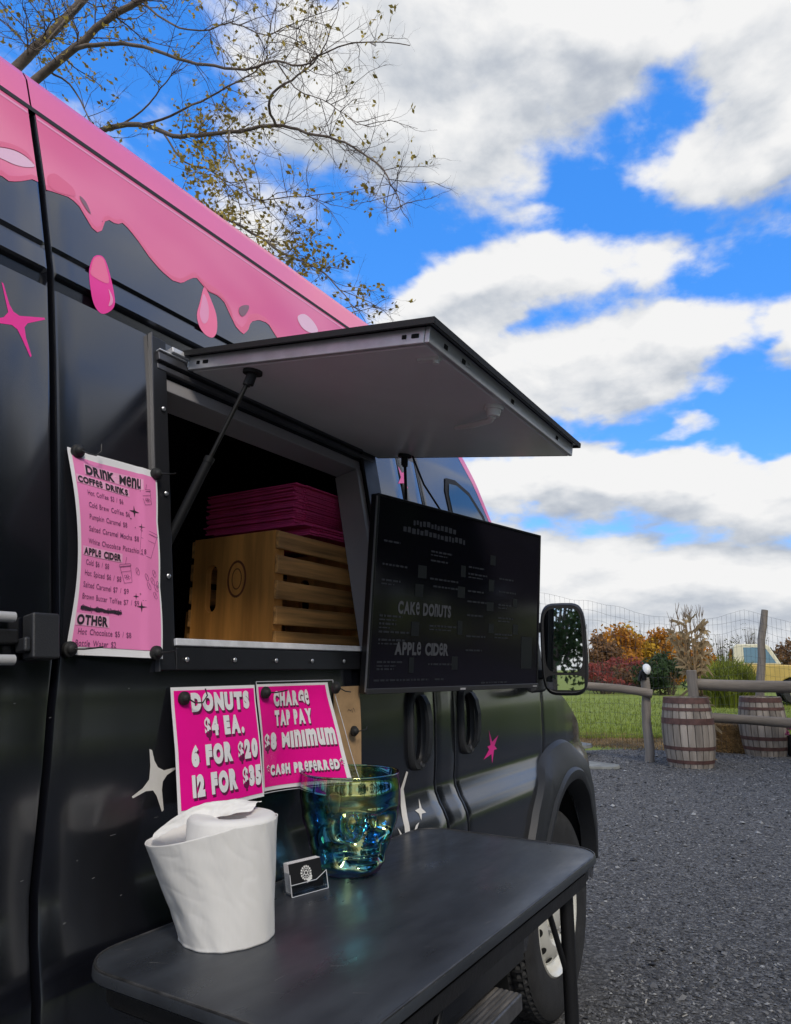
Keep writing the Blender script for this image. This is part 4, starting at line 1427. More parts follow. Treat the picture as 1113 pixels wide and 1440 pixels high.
# kraft paper note behind it
def pk(u, v, off): return W(1.335 + u * .105 + .012 * v, 1.035 + v * .22, .003 + .012 * u * (1 - v) + off)
kr = thing('kraft_note', 'brown kraft paper note half hidden behind the payment sign', 'note', tuple(pk(.5, 0, 0)))
mb = MB(); mb.grid(6, 10, lambda u, v: pk(u, v, 0)); obj('paper', mb, M_KRAFT, kr, smooth=60)
mb = MB(); stroke(mb, [(.50 + .035 * i, .74 + .02 * sin(i * 2.1) + (.03 if i in (2, 6) else 0)) for i in range(9)], lambda u, v, o: pk(u, v, .001), .006, 0)
stroke(mb, [(.62 + .03 * i, .12 + .02 * sin(i * 2.3)) for i in range(8)], lambda u, v, o: pk(u, v, .001), .006, 0)
obj('scribble', mb, M_INK, kr)

# magnet hooks
def magnet(px, py, lift, label, wire, r=.0118):
    y, z = on_body(px, py)
    t = thing('magnet_hook', label, 'magnet hook', tuple(W(y, z, 0)), 'black magnet hooks holding the notices')
    # lies on top of the sheet
    c = W(y, z, lift)
    mb = MB(); mb.lathe([(.0005, 0), (r, 0), (r * 1.02, .002), (r * .98, .006), (r * .72, .0075), (r * .62, .011), (r * .40, .0135), (.0005, .014)], 20, c, 'X')
    obj('magnet_base', mb, M_RUBBER, t, smooth=40)
    mb = MB(); o = c + V((.012, 0, 0))
    P = [o + V((dx, dy, dz)) for dx, dy, dz in wire]
    mb.tube(P, .0013, 8)
    obj('hook_wire', mb, M_TEDGE, t, smooth=60)
curl = [(0, 0, 0), (.006, .010, -.004), (.010, .022, -.005), (.012, .030, .004), (.010, .030, .018)]
flat = [(0, 0, 0), (.006, .014, 0), (.010, .030, .002), (.010, .044, .004)]
out = [(0, 0, 0), (.006, .012, .001), (.008, .026, .004), (.004, .034, .008)]
magnet(104, 637, .008, 'black magnet hook on the top left corner of the drink menu', curl)
magnet(210, 671, .017, 'black magnet hook on the top right corner of the drink menu', out)
magnet(92, 914, .008, 'black magnet hook on the bottom left corner of the drink menu', flat)
magnet(209, 920, .017, 'black magnet hook on the bottom right corner of the drink menu', out)
magnet(251, 982, .012, 'black magnet hook on the top left of the donut price sign', [(0, 0, 0), (.006, .012, -.008), (.01, .026, -.008), (.012, .034, .004), (.010, .030, .016)])
magnet(365, 974, .014, 'black magnet hook where the two magenta signs overlap', flat)
magnet(456, 967, .030, 'black magnet hook on the top right corner of the payment sign', [(0, 0, 0), (.006, .016, -.008), (.008, .034, -.010)], .0135)
magnet(489, 1028, .016, 'black magnet hook on the brown kraft note', out)

# ------------------------------------------------------------------ table
TX0, TX1, TY0, TY1, TZ = .058, .515, .676, 1.668, .905
tbl = thing('serving_table', 'narrow black folding table standing against the van side', 'table', (.28, 1.18, 0))
def round_rect(x0, x1, y0, y1, r, n=8):
    P = []
    for (cx, cy, a) in ((x1 - r, y1 - r, 0), (x0 + r, y1 - r, pi / 2), (x0 + r, y0 + r, pi), (x1 - r, y0 + r, 3 * pi / 2)):
        for k in range(n + 1):
            P.append((cx + r * cos(a + pi / 2 * k / n), cy + r * sin(a + pi / 2 * k / n)))
    return P
def slab(mb, x0, x1, y0, y1, z0, z1, r, br=.004):
    R = []
    for d, z in ((br, z0), (0, z0 + br), (0, z1 - br), (br * .3, z1 - br * .3), (br, z1)):
        R.append([(x, y, z) for x, y in round_rect(x0 + d, x1 - d, y0 + d, y1 - d, r - d)])
    n = len(R[0])
    mb.add([p for q in R for p in q], [(i * n + k, i * n + (k + 1) % n, (i + 1) * n + (k + 1) % n, (i + 1) * n + k) for i in range(len(R) - 1) for k in range(n)] + [tuple(range(n - 1, -1, -1)), tuple((len(R) - 1) * n + k for k in range(n))])
mb = MB(); slab(mb, TX0, TX1, TY0, TY1, TZ - .018, TZ, .075)
top = obj('tabletop', mb, M_TABLE, tbl, smooth=35)
# raised rim line, worn
mb = MB()
R = round_rect(TX0 + .003, TX1 - .003, TY0 + .003, TY1 - .003, .072, 8)
mb.tube([(x, y, TZ - .0005) for x, y in R + R[:1]], .0022, 6, cap=False)
obj('tabletop_rim', mb, mat('worn_rim', (.035, .035, .036), .45, var=.7, vscale=25), top, smooth=60)
mb = MB()
slab(mb, TX0 + .018, TX1 - .016, TY0 + .02, TY1 - .02, TZ - .050, TZ - .0185, .06)
obj('apron', mb, M_TEDGE, tbl, smooth=35)
mb = MB(); mb.box((TX1 - .0155, TY0 + .12, TZ - .050), (TX1 - .0125, TY1 - .10, TZ - .028)); obj('apron_trim', mb, M_TEDGE, tbl)
rb = random.Random(5)
mb = MB()
for k in range(46):
    x = rb.uniform(TX0 + .03, TX1 - .02); y = rb.uniform(TY0 + .03, TY1 - .04); a = rb.gauss(.9, .5); l = rb.uniform(.004, .022); w = rb.uniform(.00025, .0007)
    dx, dy = cos(a) * l, sin(a) * l
    mb.add([(x - dx - dy / l * w, y - dy + dx / l * w, TZ + .0004), (x + dx, y + dy, TZ + .0004), (x - dx + dy / l * w, y - dy - dx / l * w, TZ + .0004)], [(0, 1, 2)])
for k in range(80):
    t = rb.random()
    x, y = R[rb.randrange(len(R))]
    if rb.random() < .5: x = rb.choice((TX0 + .001, TX1 - .0)) ; y = rb.uniform(TY0 + .08, TY1 - .08)
    mb.add([(x, y, TZ - .001), (x + .0006, y + rb.uniform(.002, .010), TZ - .0005), (x + .0004, y + .004, TZ + .0004)], [(0, 1, 2)])
obj('scuff_marks', mb, M_SCUFF, top)
for (x, y) in ((TX1 - .07, .915), (TX1 - .055, 1.56), (TX0 + .05, .915), (TX0 + .05, 1.56)):
    mb = MB(); mb.tube([(x, y, TZ - .05), (x, y, .0)], .0145, 14)
    lg = obj('leg', mb, M_TEDGE, tbl, smooth=50)
    mb = MB(); mb.tube([(x, y, .0), (x, y, .03)], .019, 14); obj('foot_cap', mb, M_RUBBER, lg, smooth=40)
for y in (.915, 1.56):
    mb = MB(); mb.tube([(TX0 + .05, y, .30), (TX1 - .0625, y, .30)], .010, 10)
    obj('cross_bar', mb, M_TEDGE, tbl, smooth=50)
for x in (TX1 - .06, TX0 + .05):
    for (p, q) in (((x, 1.55, TZ - .21), (x, 1.45, TZ - .055)), ((x, .925, TZ - .21), (x, 1.03, TZ - .055))):
        mb = MB(); mb.tube([p, q], .006, 8); obj('folding_brace', mb, M_TEDGE, tbl, smooth=50)

# ------------------------------------------------------------------ paper towel roll
tr_c = V((.170, .862, TZ + .001))
rl = thing('paper_towel_roll', 'white paper towel roll with its end sheet hanging loose on the table', 'paper towels', tuple(tr_c))
RR, RH = .068, .170
mb = MB()
mb.lathe([(.018, .0), (RR - .003, 0), (RR, .003), (RR, RH - .006), (RR - .004, RH - .001), (RR - .012, RH + .001), (.032, RH - .002), (.022, RH - .006), (.019, RH - .02), (.019, .0)], 64, tr_c, 'Z', disp=lambda a, h, i: .0008 * sin(3 * a + 1) if i in (2, 3) else 0)
obj('roll', mb, M_TOWEL, rl, smooth=50)
mb = MB(); mb.lathe([(.0188, .02), (.0188, RH - .022), (.0175, RH - .022)], 32, tr_c, 'Z'); obj('core', mb, M_CORE, rl, smooth=50)
# loose outer sheet: hugs the base, stands away at the upper left
mb = MB()
toL = (-RT * .9 - FH * .10).normalized(); aL = atan2(toL.y, toL.x)
def loose(u, v):
    a = aL + radians(-75) + u * radians(285)        # from the free edge at the back left, round the front to the right
    k = max(0.0, cos((a - aL) * (.80 if a > aL else .95))) if abs(a - aL) < radians(112) else 0
    flare = .058 * k ** 1.5 * max(0, (v - .03) / .97)
    r = RR + .0022 + flare + .0006 * sin(13 * a + 9 * v) + .0012 * sin(4 * a + 3 * v)
    r += -.003 * math.exp(-((a - aL - .55) / .22) ** 2 - ((v - .30) / .12) ** 2) * 1.0 * (1 if flare > .004 else .3)
    w_ = noise.noise(V((a * 2.2 + v * 4.5, v * 1.3 - a, 3.0))); r -= .0006 * max(0, .10 - abs(w_)) / .10 * v
    w_ = noise.noise(V((a * 5 + v * 8, v * 2.5 - a * 2, 8.0))); r += .0006 * w_
    dip = .030 * k ** 2 * v
    return tr_c + V((r * cos(a), r * sin(a), -.0005 + v * (RH - .007) - dip + .003 * sin(2.2 * u) * v + .0012 * noise.noise(V((a * 6, 0, 2))) * v))
mb.grid(200, 70, loose)
lo = obj('loose_sheet', mb, M_TOWEL, rl, smooth=70)
md = lo.modifiers.new('thick', 'SOLIDIFY'); md.thickness = .0006
# crumpled tail pulled over the top
mb = MB()
def tail(u, v):
    tip = tr_c + toL * (RR + .052) + V((0, 0, RH - .036))
    end = tr_c - toL * .030 + V((0, 0, RH + .004))
    p = tip.lerp(end, u)
    p.z += .006 * sin(pi * u) + .004 * max(0, sin(pi * min(1, u * 1.6)))
    h = .003 + .020 * max(0.0, sin(pi * min(1, .08 + .86 * u))) ** .8
    back = V((-.35, .94, 0))
    q = p + V((0, 0, h * sin(v * 2.0))) + back * (.030 * v * (.3 + u)) * (1 if v < .7 else 1.0)
    w = noise.noise(V((u * 5, v * 3, 1))) * .006 * (.2 + u) + noise.noise(V((u * 14, v * 7, 4))) * .0016
    return q + V((w * .5, -w, w * .8 * min(1, u * 3)))
mb.grid(60, 24, tail)
mb.v = [tuple(p) for p in mb.v]
ta_ = obj('pulled_tissue', mb, M_TOWEL, rl, smooth=80)

# ------------------------------------------------------------------ skull glass
def irid_mat():
    m = bpy.data.materials.new('iridescent_glass'); m.use_nodes = True
    nt = m.node_tree; nt.nodes.clear(); N, L = nt.nodes, nt.links
    out = N.new('ShaderNodeOutputMaterial')
    gls = N.new('ShaderNodeBsdfTransparent'); gls.inputs['Color'].default_value = (.40, .47, .42, 1)
    gl = N.new('ShaderNodeBsdfGlossy'); gl.inputs['Roughness'].default_value = .04
    lw = N.new('ShaderNodeLayerWeight'); lw.inputs['Blend'].default_value = .42
    nz = N.new('ShaderNodeTexNoise'); nz.inputs['Scale'].default_value = 14; nz.inputs['Detail'].default_value = 2
    tc = N.new('ShaderNodeTexCoord'); L.new(tc.outputs['Object'], nz.inputs['Vector'])
    ad = N.new('ShaderNodeMath'); ad.operation = 'MULTIPLY_ADD'; ad.inputs[1].default_value = .5
    L.new(nz.outputs['Fac'], ad.inputs[0]); L.new(lw.outputs['Facing'], ad.inputs[2])
    cr = N.new('ShaderNodeValToRGB'); e = cr.color_ramp.elements
    e[0].position = .18; e[0].color = (.55, .85, .45, 1)
    e[1].position = 1.2 / 1.25; e[1].color = (.70, .40, .70, 1)
    for p, c in ((.30, (.95, .90, .35)), (.38, (.30, .95, .85)), (.46, (.12, .62, 1.0)), (.58, (.16, .40, 1.0)), (.68, (.25, .85, .90)), (.76, (.80, .90, .40)), (.86, (.45, .55, .50))):
        x = e.new(p); x.color = (*c, 1)
    L.new(ad.outputs[0], cr.inputs[0]); L.new(cr.outputs[0], gl.inputs['Color'])
    fr = rim_factor(nt, .42, .40)
    mx = N.new('ShaderNodeMixShader')
    L.new(fr.outputs[0], mx.inputs['Fac']); L.new(gls.outputs[0], mx.inputs[1]); L.new(gl.outputs[0], mx.inputs[2])
    L.new(mx.outputs[0], out.inputs[0])
    return m
mug_c = V((.134, 1.232, TZ + .001))
mg = thing('skull_glass', 'iridescent glass tumbler shaped like a skull standing on the table', 'glass', tuple(mug_c))
fdir = V((.80, -.60, 0)); fang = radians(-25)
MHh = .186
def gs(x, c, s): return math.exp(-((x - c) / s) ** 2)
def sinterp(x, xs, ys):
    for i in range(1, len(xs)):
        if x <= xs[i]:
            t = (x - xs[i - 1]) / (xs[i] - xs[i - 1]); t = t * t * (3 - 2 * t)
            return ys[i - 1] + t * (ys[i] - ys[i - 1])
    return ys[-1]
def skull_r(a, t):
    d = (a - fang + pi) % (2 * pi) - pi
    # silhouette: wide cranium, narrower jaw
    r = sinterp(t, [0, .03, .12, .34, .58, .80, 1.0], [.052, .063, .074, .083, .096, .1015, .098])
    f = gs(d, 0, 1.0)
    r -= .010 * f * gs(t, .18, .16)
    for s in (-1, 1):
        e = gs(d, s * .44, .25) * gs(t, .52, .115)
        r -= .046 * min(1, e * 1.7)                        # eye sockets
        r += .010 * gs(d, s * .42, .34) * gs(t, .665, .045)   # brow
        r += .010 * gs(d, s * .62, .25) * gs(t, .385, .05)    # cheekbone
        r -= .020 * gs(d, s * .68, .20) * gs(t, .24, .09)     # hollow cheek
        r += .006 * gs(d, s * 1.35, .35) * gs(t, .42, .12)
    nose = max(0, 1 - abs(d) / (.05 + .16 * max(0, (.47 - t) / .14))) if .33 < t < .48 else 0
    r -= .024 * min(1, nose * 2.2)
    r += .010 * gs(d, 0, .10) * gs(t, .53, .05)
    r += .012 * gs(d, 0, .62) * gs(t, .23, .055)
    if abs(d) < .55 and .15 < t < .30:
        r -= .0028 * (1 - abs(math.sin(d * 17))) ** 3 * gs(t, .225, .06) + .004 * gs(t, .226, .008)
    r += .010 * gs(d, 0, .40) * gs(t, .07, .05)
    return r
def mugshell(dr, t0):
    mb = MB()
    n, k = 168, 110
    vs = []
    for j in range(k + 1):
        t = t0 + (1 - t0) * j / k
        for i in range(n):
            a = 2 * pi * i / n
            r = skull_r(a, t) - dr
            vs.append(mug_c + V((r * cos(a), r * sin(a), t * MHh)))
    vs.append(mug_c + V((0, 0, t0 * MHh)))
    c = len(vs) - 1
    mb.add(vs, [(j * n + i, j * n + (i + 1) % n, (j + 1) * n + (i + 1) % n, (j + 1) * n + i) for j in range(k) for i in range(n)] + [(c, (i + 1) % n, i) for i in range(n)])
    return mb
M_IRID = irid_mat()
obj('glass_wall', mugshell(0, 0.0), M_IRID, mg, smooth=60)
mb = MB(); mb.tube([mug_c + V((.0975 * cos(2 * pi * i / 64), .0975 * sin(2 * pi * i / 64), MHh)) for i in range(65)], .0024, 8, cap=False)
obj('glass_rim', mb, M_IRID, mg, smooth=60)

# ------------------------------------------------------------------ card holder
p0 = on_z(409, 1262, TZ + .001); p1 = on_z(460, 1248, TZ + .001)
ch = thing('card_holder', 'clear holder of black business cards on the table before the glass', 'card holder', tuple((p0 + p1) / 2))
cu = (p1 - p0); cw_ = cu.length; cu.normalize(); cn = V((cu.y, -cu.x, 0))
lean = (V((0, 0, 1)) - cn * .25).normalized()
def CP(u, v, n): return p0 + cu * (u * cw_) + lean * v + cn * n
def cbox(mb, u0, u1, v0, v1, n0, n1):
    mb.hexa([CP(u0, v0, n0), CP(u1, v0, n0), CP(u1, v1, n0), CP(u0, v1, n0), CP(u0, v0, n1), CP(u1, v0, n1), CP(u1, v1, n1), CP(u0, v1, n1)])
mb = MB(); cbox(mb, .05, .95, .004, .050, -.018, -.004)
cards = obj('card_stack', mb, M_CARD, ch)
mb = MB()
for k in range(5): cbox(mb, .05, .95, .0502, .0506, -.018 + k * .003, -.0168 + k * .003)
cbox(mb, .044, .0498, .004, .050, -.018, -.004)
obj('card_edges', mb, M_PAPERW, cards)
cp = lambda u, v, o: CP(u, v, -.0032 + o)
mb = MB()
ctr = (.5, .031)
def ringpts(r, a0=0, a1=2 * pi, n=24): return [(ctr[0] + r / cw_ * cos(a0 + (a1 - a0) * i / n), ctr[1] + r * sin(a0 + (a1 - a0) * i / n)) for i in range(n + 1)]
def stroke_m(pts, w):
    for a, b in zip(pts[:-1], pts[1:]):
        dx, dy = (b[0] - a[0]) * cw_, b[1] - a[1]; l = hypot(dx, dy) or 1
        nx, ny = -dy / l * w / 2 / cw_, dx / l * w / 2
        mb.add([cp(a[0] + nx, a[1] + ny, 0), cp(b[0] + nx, b[1] + ny, 0), cp(b[0] - nx, b[1] - ny, 0), cp(a[0] - nx, a[1] - ny, 0)], [(0, 1, 2, 3)])
for k in range(15):
    a = k * 2 * pi / 15
    stroke_m(ringpts(.0105, a, a + .27, 2), .0034)
stroke_m(ringpts(.0072), .0009); stroke_m(ringpts(.0034), .0016)
for k in range(6):
    a = k * pi / 3 + .3
    stroke_m([(ctr[0] + .0046 / cw_ * cos(a), ctr[1] + .0046 * sin(a)), (ctr[0] + .0062 / cw_ * cos(a), ctr[1] + .0062 * sin(a))], .0014)
stroke_m([(ctr[0] + .001 / cw_, ctr[1] - .013), (ctr[0] + .012 / cw_, ctr[1] - .006)], .0045)
stroke_m([(ctr[0] + .0 / cw_, ctr[1] - .016), (ctr[0] + .012 / cw_, ctr[1] - .0105)], .0022)
obj('card_emblem', mb, M_WHITEP, cards)
mb = MB()
def acry():
    m = bpy.data.materials.new('clear_acrylic'); m.use_nodes = True
    nt = m.node_tree; nt.nodes.clear(); N, L = nt.nodes, nt.links
    out = N.new('ShaderNodeOutputMaterial'); t = N.new('ShaderNodeBsdfTransparent'); t.inputs['Color'].default_value = (.88, .90, .92, 1)
    g = N.new('ShaderNodeBsdfGlossy'); g.inputs['Roughness'].default_value = .05
    f = rim_factor(nt, .06, .6); mx = N.new('ShaderNodeMixShader')
    L.new(f.outputs[0], mx.inputs['Fac']); L.new(t.outputs[0], mx.inputs[1]); L.new(g.outputs[0], mx.inputs[2]); L.new(mx.outputs[0], out.inputs[0])
    return m
cbox(mb, 0, 1, 0, .0035, -.022, .004); cbox(mb, 0, 1, .0036, .046, -.022, -.0185)
cbox(mb, 0, .04, .0036, .036, -.0184, .004); cbox(mb, .96, 1, .0036, .030, -.0184, .004)
cbox(mb, .041, .959, .0036, .018, .001, .004)
obj('clear_holder', mb, acry(), ch)
mb = MB()
for a, b in (((0, 0, .0042), (1, 0, .0042)), ((.0, .0185, .0042), (.3, .0185, .0042)), ((.7, .0185, .0042), (1.0, .030, .0042)), ((0, 0, .0042), (0, .036, .0042)), ((1, 0, .0042), (1, .03, .0042)), ((.3, .0185, .0042), (.7, .0185, .0042))):
    mb.tube([CP(*a), CP(*b)], .0007, 5)
obj('holder_edge', mb, mat('acrylic_edge', (.65, .67, .7), .2), ch)

#@@SECTION ground
# ------------------------------------------------------------------ ground
def ground_mat(name, cols, scales, rough, bump, bscale, bdist=.03):
    m = bpy.data.materials.new(name); m.use_nodes = True
    nt = m.node_tree; b = nt.nodes['Principled BSDF']; b.inputs['Roughness'].default_value = rough
    b.inputs['Specular IOR Level'].default_value = .25
    tc = nt.nodes.new('ShaderNodeTexCoord')
    def nz(s, det=8, r=.65):
        n = nt.nodes.new('ShaderNodeTexNoise'); n.inputs['Scale'].default_value = s; n.inputs['Detail'].default_value = det; n.inputs['Roughness'].default_value = r
        nt.links.new(tc.outputs['Object'], n.inputs['Vector']); return n.outputs['Fac']
    prev = None
    for (c1, c2, s) in cols:
        r = nt.nodes.new('ShaderNodeValToRGB')
        r.color_ramp.elements[0].position = .35; r.color_ramp.elements[0].color = (*c1, 1)
        r.color_ramp.elements[1].position = .65; r.color_ramp.elements[1].color = (*c2, 1)
        nt.links.new(nz(s), r.inputs[0])
        if prev is None: prev = r.outputs[0]
        else:
            mx = nt.nodes.new('ShaderNodeMix'); mx.data_type = 'RGBA'; mx.blend_type = 'MIX'; mx.inputs['Factor'].default_value = .5
            nt.links.new(prev, mx.inputs['A']); nt.links.new(r.outputs[0], mx.inputs['B']); prev = mx.outputs['Result']
    nt.links.new(prev, b.inputs['Base Color'])
    bp = nt.nodes.new('ShaderNodeBump'); bp.inputs['Strength'].default_value = bump; bp.inputs['Distance'].default_value = bdist
    nt.links.new(nz(bscale, 10, .75), bp.inputs['Height']); nt.links.new(bp.outputs[0], b.inputs['Normal'])
    return m


M_GRASS = ground_mat('lawn', [((.16, .22, .032), (.23, .29, .05), 1.2), ((.14, .20, .028), (.30, .31, .07), 9)], None, .9, .8, 40)
M_GRAVEL = ground_mat('gravel', [((.115, .112, .108), (.185, .181, .177), .9), ((.060, .059, .059), (.26, .256, .25), 55), ((.080, .078, .077), (.24, .236, .23), 160)], None, .92, 1.0, 75, .02)
M_STRAW = ground_mat('dry_grass', [((.15, .10, .05), (.26, .18, .085), 2.5), ((.08, .085, .03), (.28, .19, .09), 22)], None, .95, .9, 60)
mb = MB(); mb.add([(-900, -300, 0), (900, -300, 0), (900, 1500, 0), (-900, 1500, 0)], [(0, 1, 2, 3)])
tag(obj('lawn', mb, M_GRASS), kind='structure')


def edge_y(x, s=0.0, base=13.1):
    return base + .25 * (x + 2) * .5 + .35 * noise.noise(V((x * .6, s, 0))) + .12 * noise.noise(V((x * 2.3, s + 4, 0)))


def yard(n=90):
    xs = [-30 + 60 * i / n for i in range(n + 1)]
    mb = MB()
    mb.add([(x, -30, .004) for x in xs] + [(x, edge_y(x, 1, 12.9 if x > -1.9 else 11.6 if x < -2.6 else 12.2), .004) for x in xs], [(i, i + 1, n + 2 + i, n + 1 + i) for i in range(n)])
    return mb


def pebbles(m, sc):
    nt = m.node_tree; b = nt.nodes['Principled BSDF']
    tc = nt.nodes.new('ShaderNodeTexCoord')
    vo = nt.nodes.new('ShaderNodeTexVoronoi'); vo.inputs['Scale'].default_value = sc
    nt.links.new(tc.outputs['Object'], vo.inputs['Vector'])
    r = nt.nodes.new('ShaderNodeValToRGB'); e = r.color_ramp.elements
    e[0].color = (.35, .35, .36, 1); e[1].color = (2.1, 2.1, 2.1, 1); x = e.new(.55); x.color = (.9, .9, .91, 1); x = e.new(.88); x.color = (1.35, 1.35, 1.34, 1)
    sp_ = nt.nodes.new('ShaderNodeSeparateColor'); nt.links.new(vo.outputs['Color'], sp_.inputs[0]); nt.links.new(sp_.outputs[0], r.inputs[0])
    old = b.inputs['Base Color'].links[0].from_socket
    mx = nt.nodes.new('ShaderNodeMix'); mx.data_type = 'RGBA'; mx.blend_type = 'MULTIPLY'; mx.inputs['Factor'].default_value = .9
    nt.links.new(old, mx.inputs['A']); nt.links.new(r.outputs[0], mx.inputs['B']); nt.links.new(mx.outputs['Result'], b.inputs['Base Color'])
    bp = nt.nodes.new('ShaderNodeBump'); bp.inputs['Strength'].default_value = .9; bp.inputs['Distance'].default_value = .008; bp.invert = True
    nt.links.new(vo.outputs['Distance'], bp.inputs['Height']); nt.links.new(b.inputs['Normal'].links[0].from_socket, bp.inputs['Normal']); nt.links.new(bp.outputs[0], b.inputs['Normal'])


pebbles(M_GRAVEL, 75)
tag(obj('gravel_yard', yard(), M_GRAVEL), kind='structure')
mb = MB()
n = 60
xs = [-14 + 20 * i / n for i in range(n + 1)]
mb.add([(x, edge_y(x, 2, 12.4), .008) for x in xs] + [(x, edge_y(x, 3, 14.0 - .1 * x), .008) for x in xs], [(i, i + 1, n + 2 + i, n + 1 + i) for i in range(n) if xs[i] < -1.3])
tag(obj('dry_grass_verge', mb, M_STRAW), kind='structure')

# loose stones on the yard (what the photograph shows: right of the van)
def stones():
    mb = MB(); rb = random.Random(21)
    n = 0
    while n < 26000:
        y = 1.4 + 11.5 * rb.random() ** 1.5
        x = rb.uniform(-2.4 if y > 4 else -.2, 1.0)
        if x < .0 and y < 3.9: continue
        if x > 1 - .03 * y + .2: continue
        r = rb.uniform(.004, .010) * (1 + (1.3 if rb.random() < .03 else 0)) * (1 + .07 * y)
        a = rb.random() * pi
        u = V((cos(a), sin(a), rb.uniform(-.3, .3))) * r; w = V((-sin(a), cos(a), rb.uniform(-.3, .3))) * r * rb.uniform(.5, .9); t = V((0, 0, 1)) * r * rb.uniform(.35, .6)
        c = V((x, y, .004 + r * .2))
        mb.add([c + u, c + w, c - u, c - w, c + t + u * .2], [(0, 1, 4), (1, 2, 4), (2, 3, 4), (3, 0, 4)])
        n += 1
    return mb


def stone_mat():
    m = mat('loose_stone', (.10, .10, .103), .9)
    nt = m.node_tree
    g = nt.nodes.new('ShaderNodeNewGeometry')
    r = nt.nodes.new('ShaderNodeValToRGB'); e = r.color_ramp.elements
    e[0].color = (.025, .026, .029, 1); e[1].color = (.36, .36, .35, 1); e[1].position = 1.0
    x = e.new(.6); x.color = (.12, .122, .128, 1); x = e.new(.93); x.color = (.19, .19, .192, 1)
    nt.links.new(g.outputs['Random Per Island'], r.inputs[0])
    nt.links.new(r.outputs[0], nt.nodes['Principled BSDF'].inputs['Base Color'])
    return m


tag(obj('loose_gravel', stones(), stone_mat()), 'loose grey stones scattered over the gravel yard', 'gravel', kind='stuff')


def slivers():
    mb = MB(); rb = random.Random(33)
    for k in range(130):
        y = 2.2 + 10 * rb.random(); x = rb.uniform(-2.2 if y > 4.2 else .1, 1 - .03 * y)
        a = rb.random() * pi; l = rb.uniform(.005, .015) * (1 + .05 * y); w = rb.uniform(.0012, .003)
        d = V((cos(a), sin(a), .1)) * l; n_ = V((-sin(a), cos(a), 0)) * w; c = V((x, y, .013))
        mb.add([c - d - n_, c + d - n_, c + d + n_, c - d + n_], [(0, 1, 2, 3)])
    return mb


tag(obj('straw_bits', slivers(), mat('pale_straw', (.46, .42, .34), .8, var=.3)), 'pale bits of straw and twig strewn over the gravel yard', 'straw', kind='stuff')


def blade_field(name, n, area, h, wd, m, lean=.5, seed=1):
    rb = random.Random(seed); mb = MB(); k = 0
    while k < n:
        p = area(rb)
        if p is None: continue
        a = rb.random() * 2 * pi; hh = h * rb.uniform(.5, 1.3); l = rb.uniform(0, lean) * hh
        s = V((cos(a), sin(a), 0)); d = V((-sin(a), cos(a), 0))
        c = V((p[0], p[1], .005))
        mb.add([c - s * wd, c + s * wd, c + d * l + V((0, 0, hh))], [(0, 1, 2)])
        k += 1
    return obj(name, mb, m)


def lawn_area(rb):
    d = 13.5 + 17 * rb.random() ** 2
    px = rb.uniform(770, 1130)
    p = at_depth(px, 940, d)
    return (p.x, p.y)


def verge_area(rb):
    px = rb.uniform(770, 960); d = rb.uniform(10.2, 15.2)
    p = at_depth(px, 940, d)
    if p.x > -1.2 or p.y < edge_y(p.x, 2, 12.4) - .4 or p.y > edge_y(p.x, 3, 14.2 - .1 * p.x): return None
    return (p.x, p.y)


tag(blade_field('lawn_grass', 16000, lawn_area, .07, .010, leaf_mat('grass_blade', (.23, .28, .05), .45), seed=2), 'short green lawn grass beyond the rail fence', 'grass', kind='stuff')
tag(blade_field('dry_grass', 5000, verge_area, .045, .007, leaf_mat('straw_blade', (.28, .19, .09), .5), 1.4, 3), 'dry straw coloured grass along the edge of the gravel', 'grass', kind='stuff')

#@@SECTION yard
# ------------------------------------------------------------------ rail fence
def log(mb, a, b, r0, r1, n=10, seed=0, k=10):
    a, b = V(a), V(b)
    P = []; Rr = []
    for i in range(k + 1):
        t = i / k
        j = V((noise.noise(V((t * 3, seed, 0))), noise.noise(V((t * 3, seed, 5))), noise.noise(V((t * 3, seed, 9))))) * r0 * .35
        P.append(a.lerp(b, t) + j); Rr.append((r0 + (r1 - r0) * t) * (1 + .10 * noise.noise(V((t * 7, seed, 2)))))
    mb.tube(P, Rr, n)


fl = thing('rail_fence', 'weathered wooden fence post with one rail running left behind the van', 'fence', (-1.38, 10.64, 0))
mb = MB(); log(mb, (-1.385, 10.64, 0), (-1.365, 10.64, 1.15), .068, .060, 10, 1); obj('post', mb, M_WEATH, fl, smooth=50)
mb = MB(); log(mb, (-3.3, 9.9, 0), (-3.3, 9.9, 1.25), .065, .06, 10, 2); obj('post', mb, M_WEATH, fl, smooth=50)
mb = MB(); log(mb, (-1.27, 10.60, .93), (-3.35, 9.86, 1.20), .062, .055, 10, 3); obj('rail', mb, M_RAIL, fl, smooth=50)
hd = thing('post_lamp', 'small white domed lamp on top of the fence post', 'lamp', (-1.36, 10.62, 1.15))
mb = MB(); mb.tube([(-1.36, 10.60, 1.12), (-1.37, 10.58, 1.24)], .035, 10); mb.tube([(-1.43, 10.58, 1.10), (-1.40, 10.58, 1.22), (-1.33, 10.58, 1.27)], .022, 8)
obj('lamp_bracket', mb, M_RUBBER, hd, smooth=50)
mb = MB()
c = V((-1.315, 10.55, 1.265)); q = V((.6, -.3, .45)).normalized()
s1 = q.orthogonal().normalized(); s2 = q.cross(s1)
vs = []; 
for j in range(7):
    t = j / 6 * pi / 2
    for k in range(14):
        a = 2 * pi * k / 14
        vs.append(c + (s1 * cos(a) * 1.25 + s2 * sin(a) * .8) * .075 * cos(t) + q * .07 * sin(t))
mb.add(vs, [(j * 14 + k, j * 14 + (k + 1) % 14, (j + 1) * 14 + (k + 1) % 14, (j + 1) * 14 + k) for j in range(6) for k in range(14)])
obj('lamp_head', mb, M_WHITEP, hd, smooth=60)

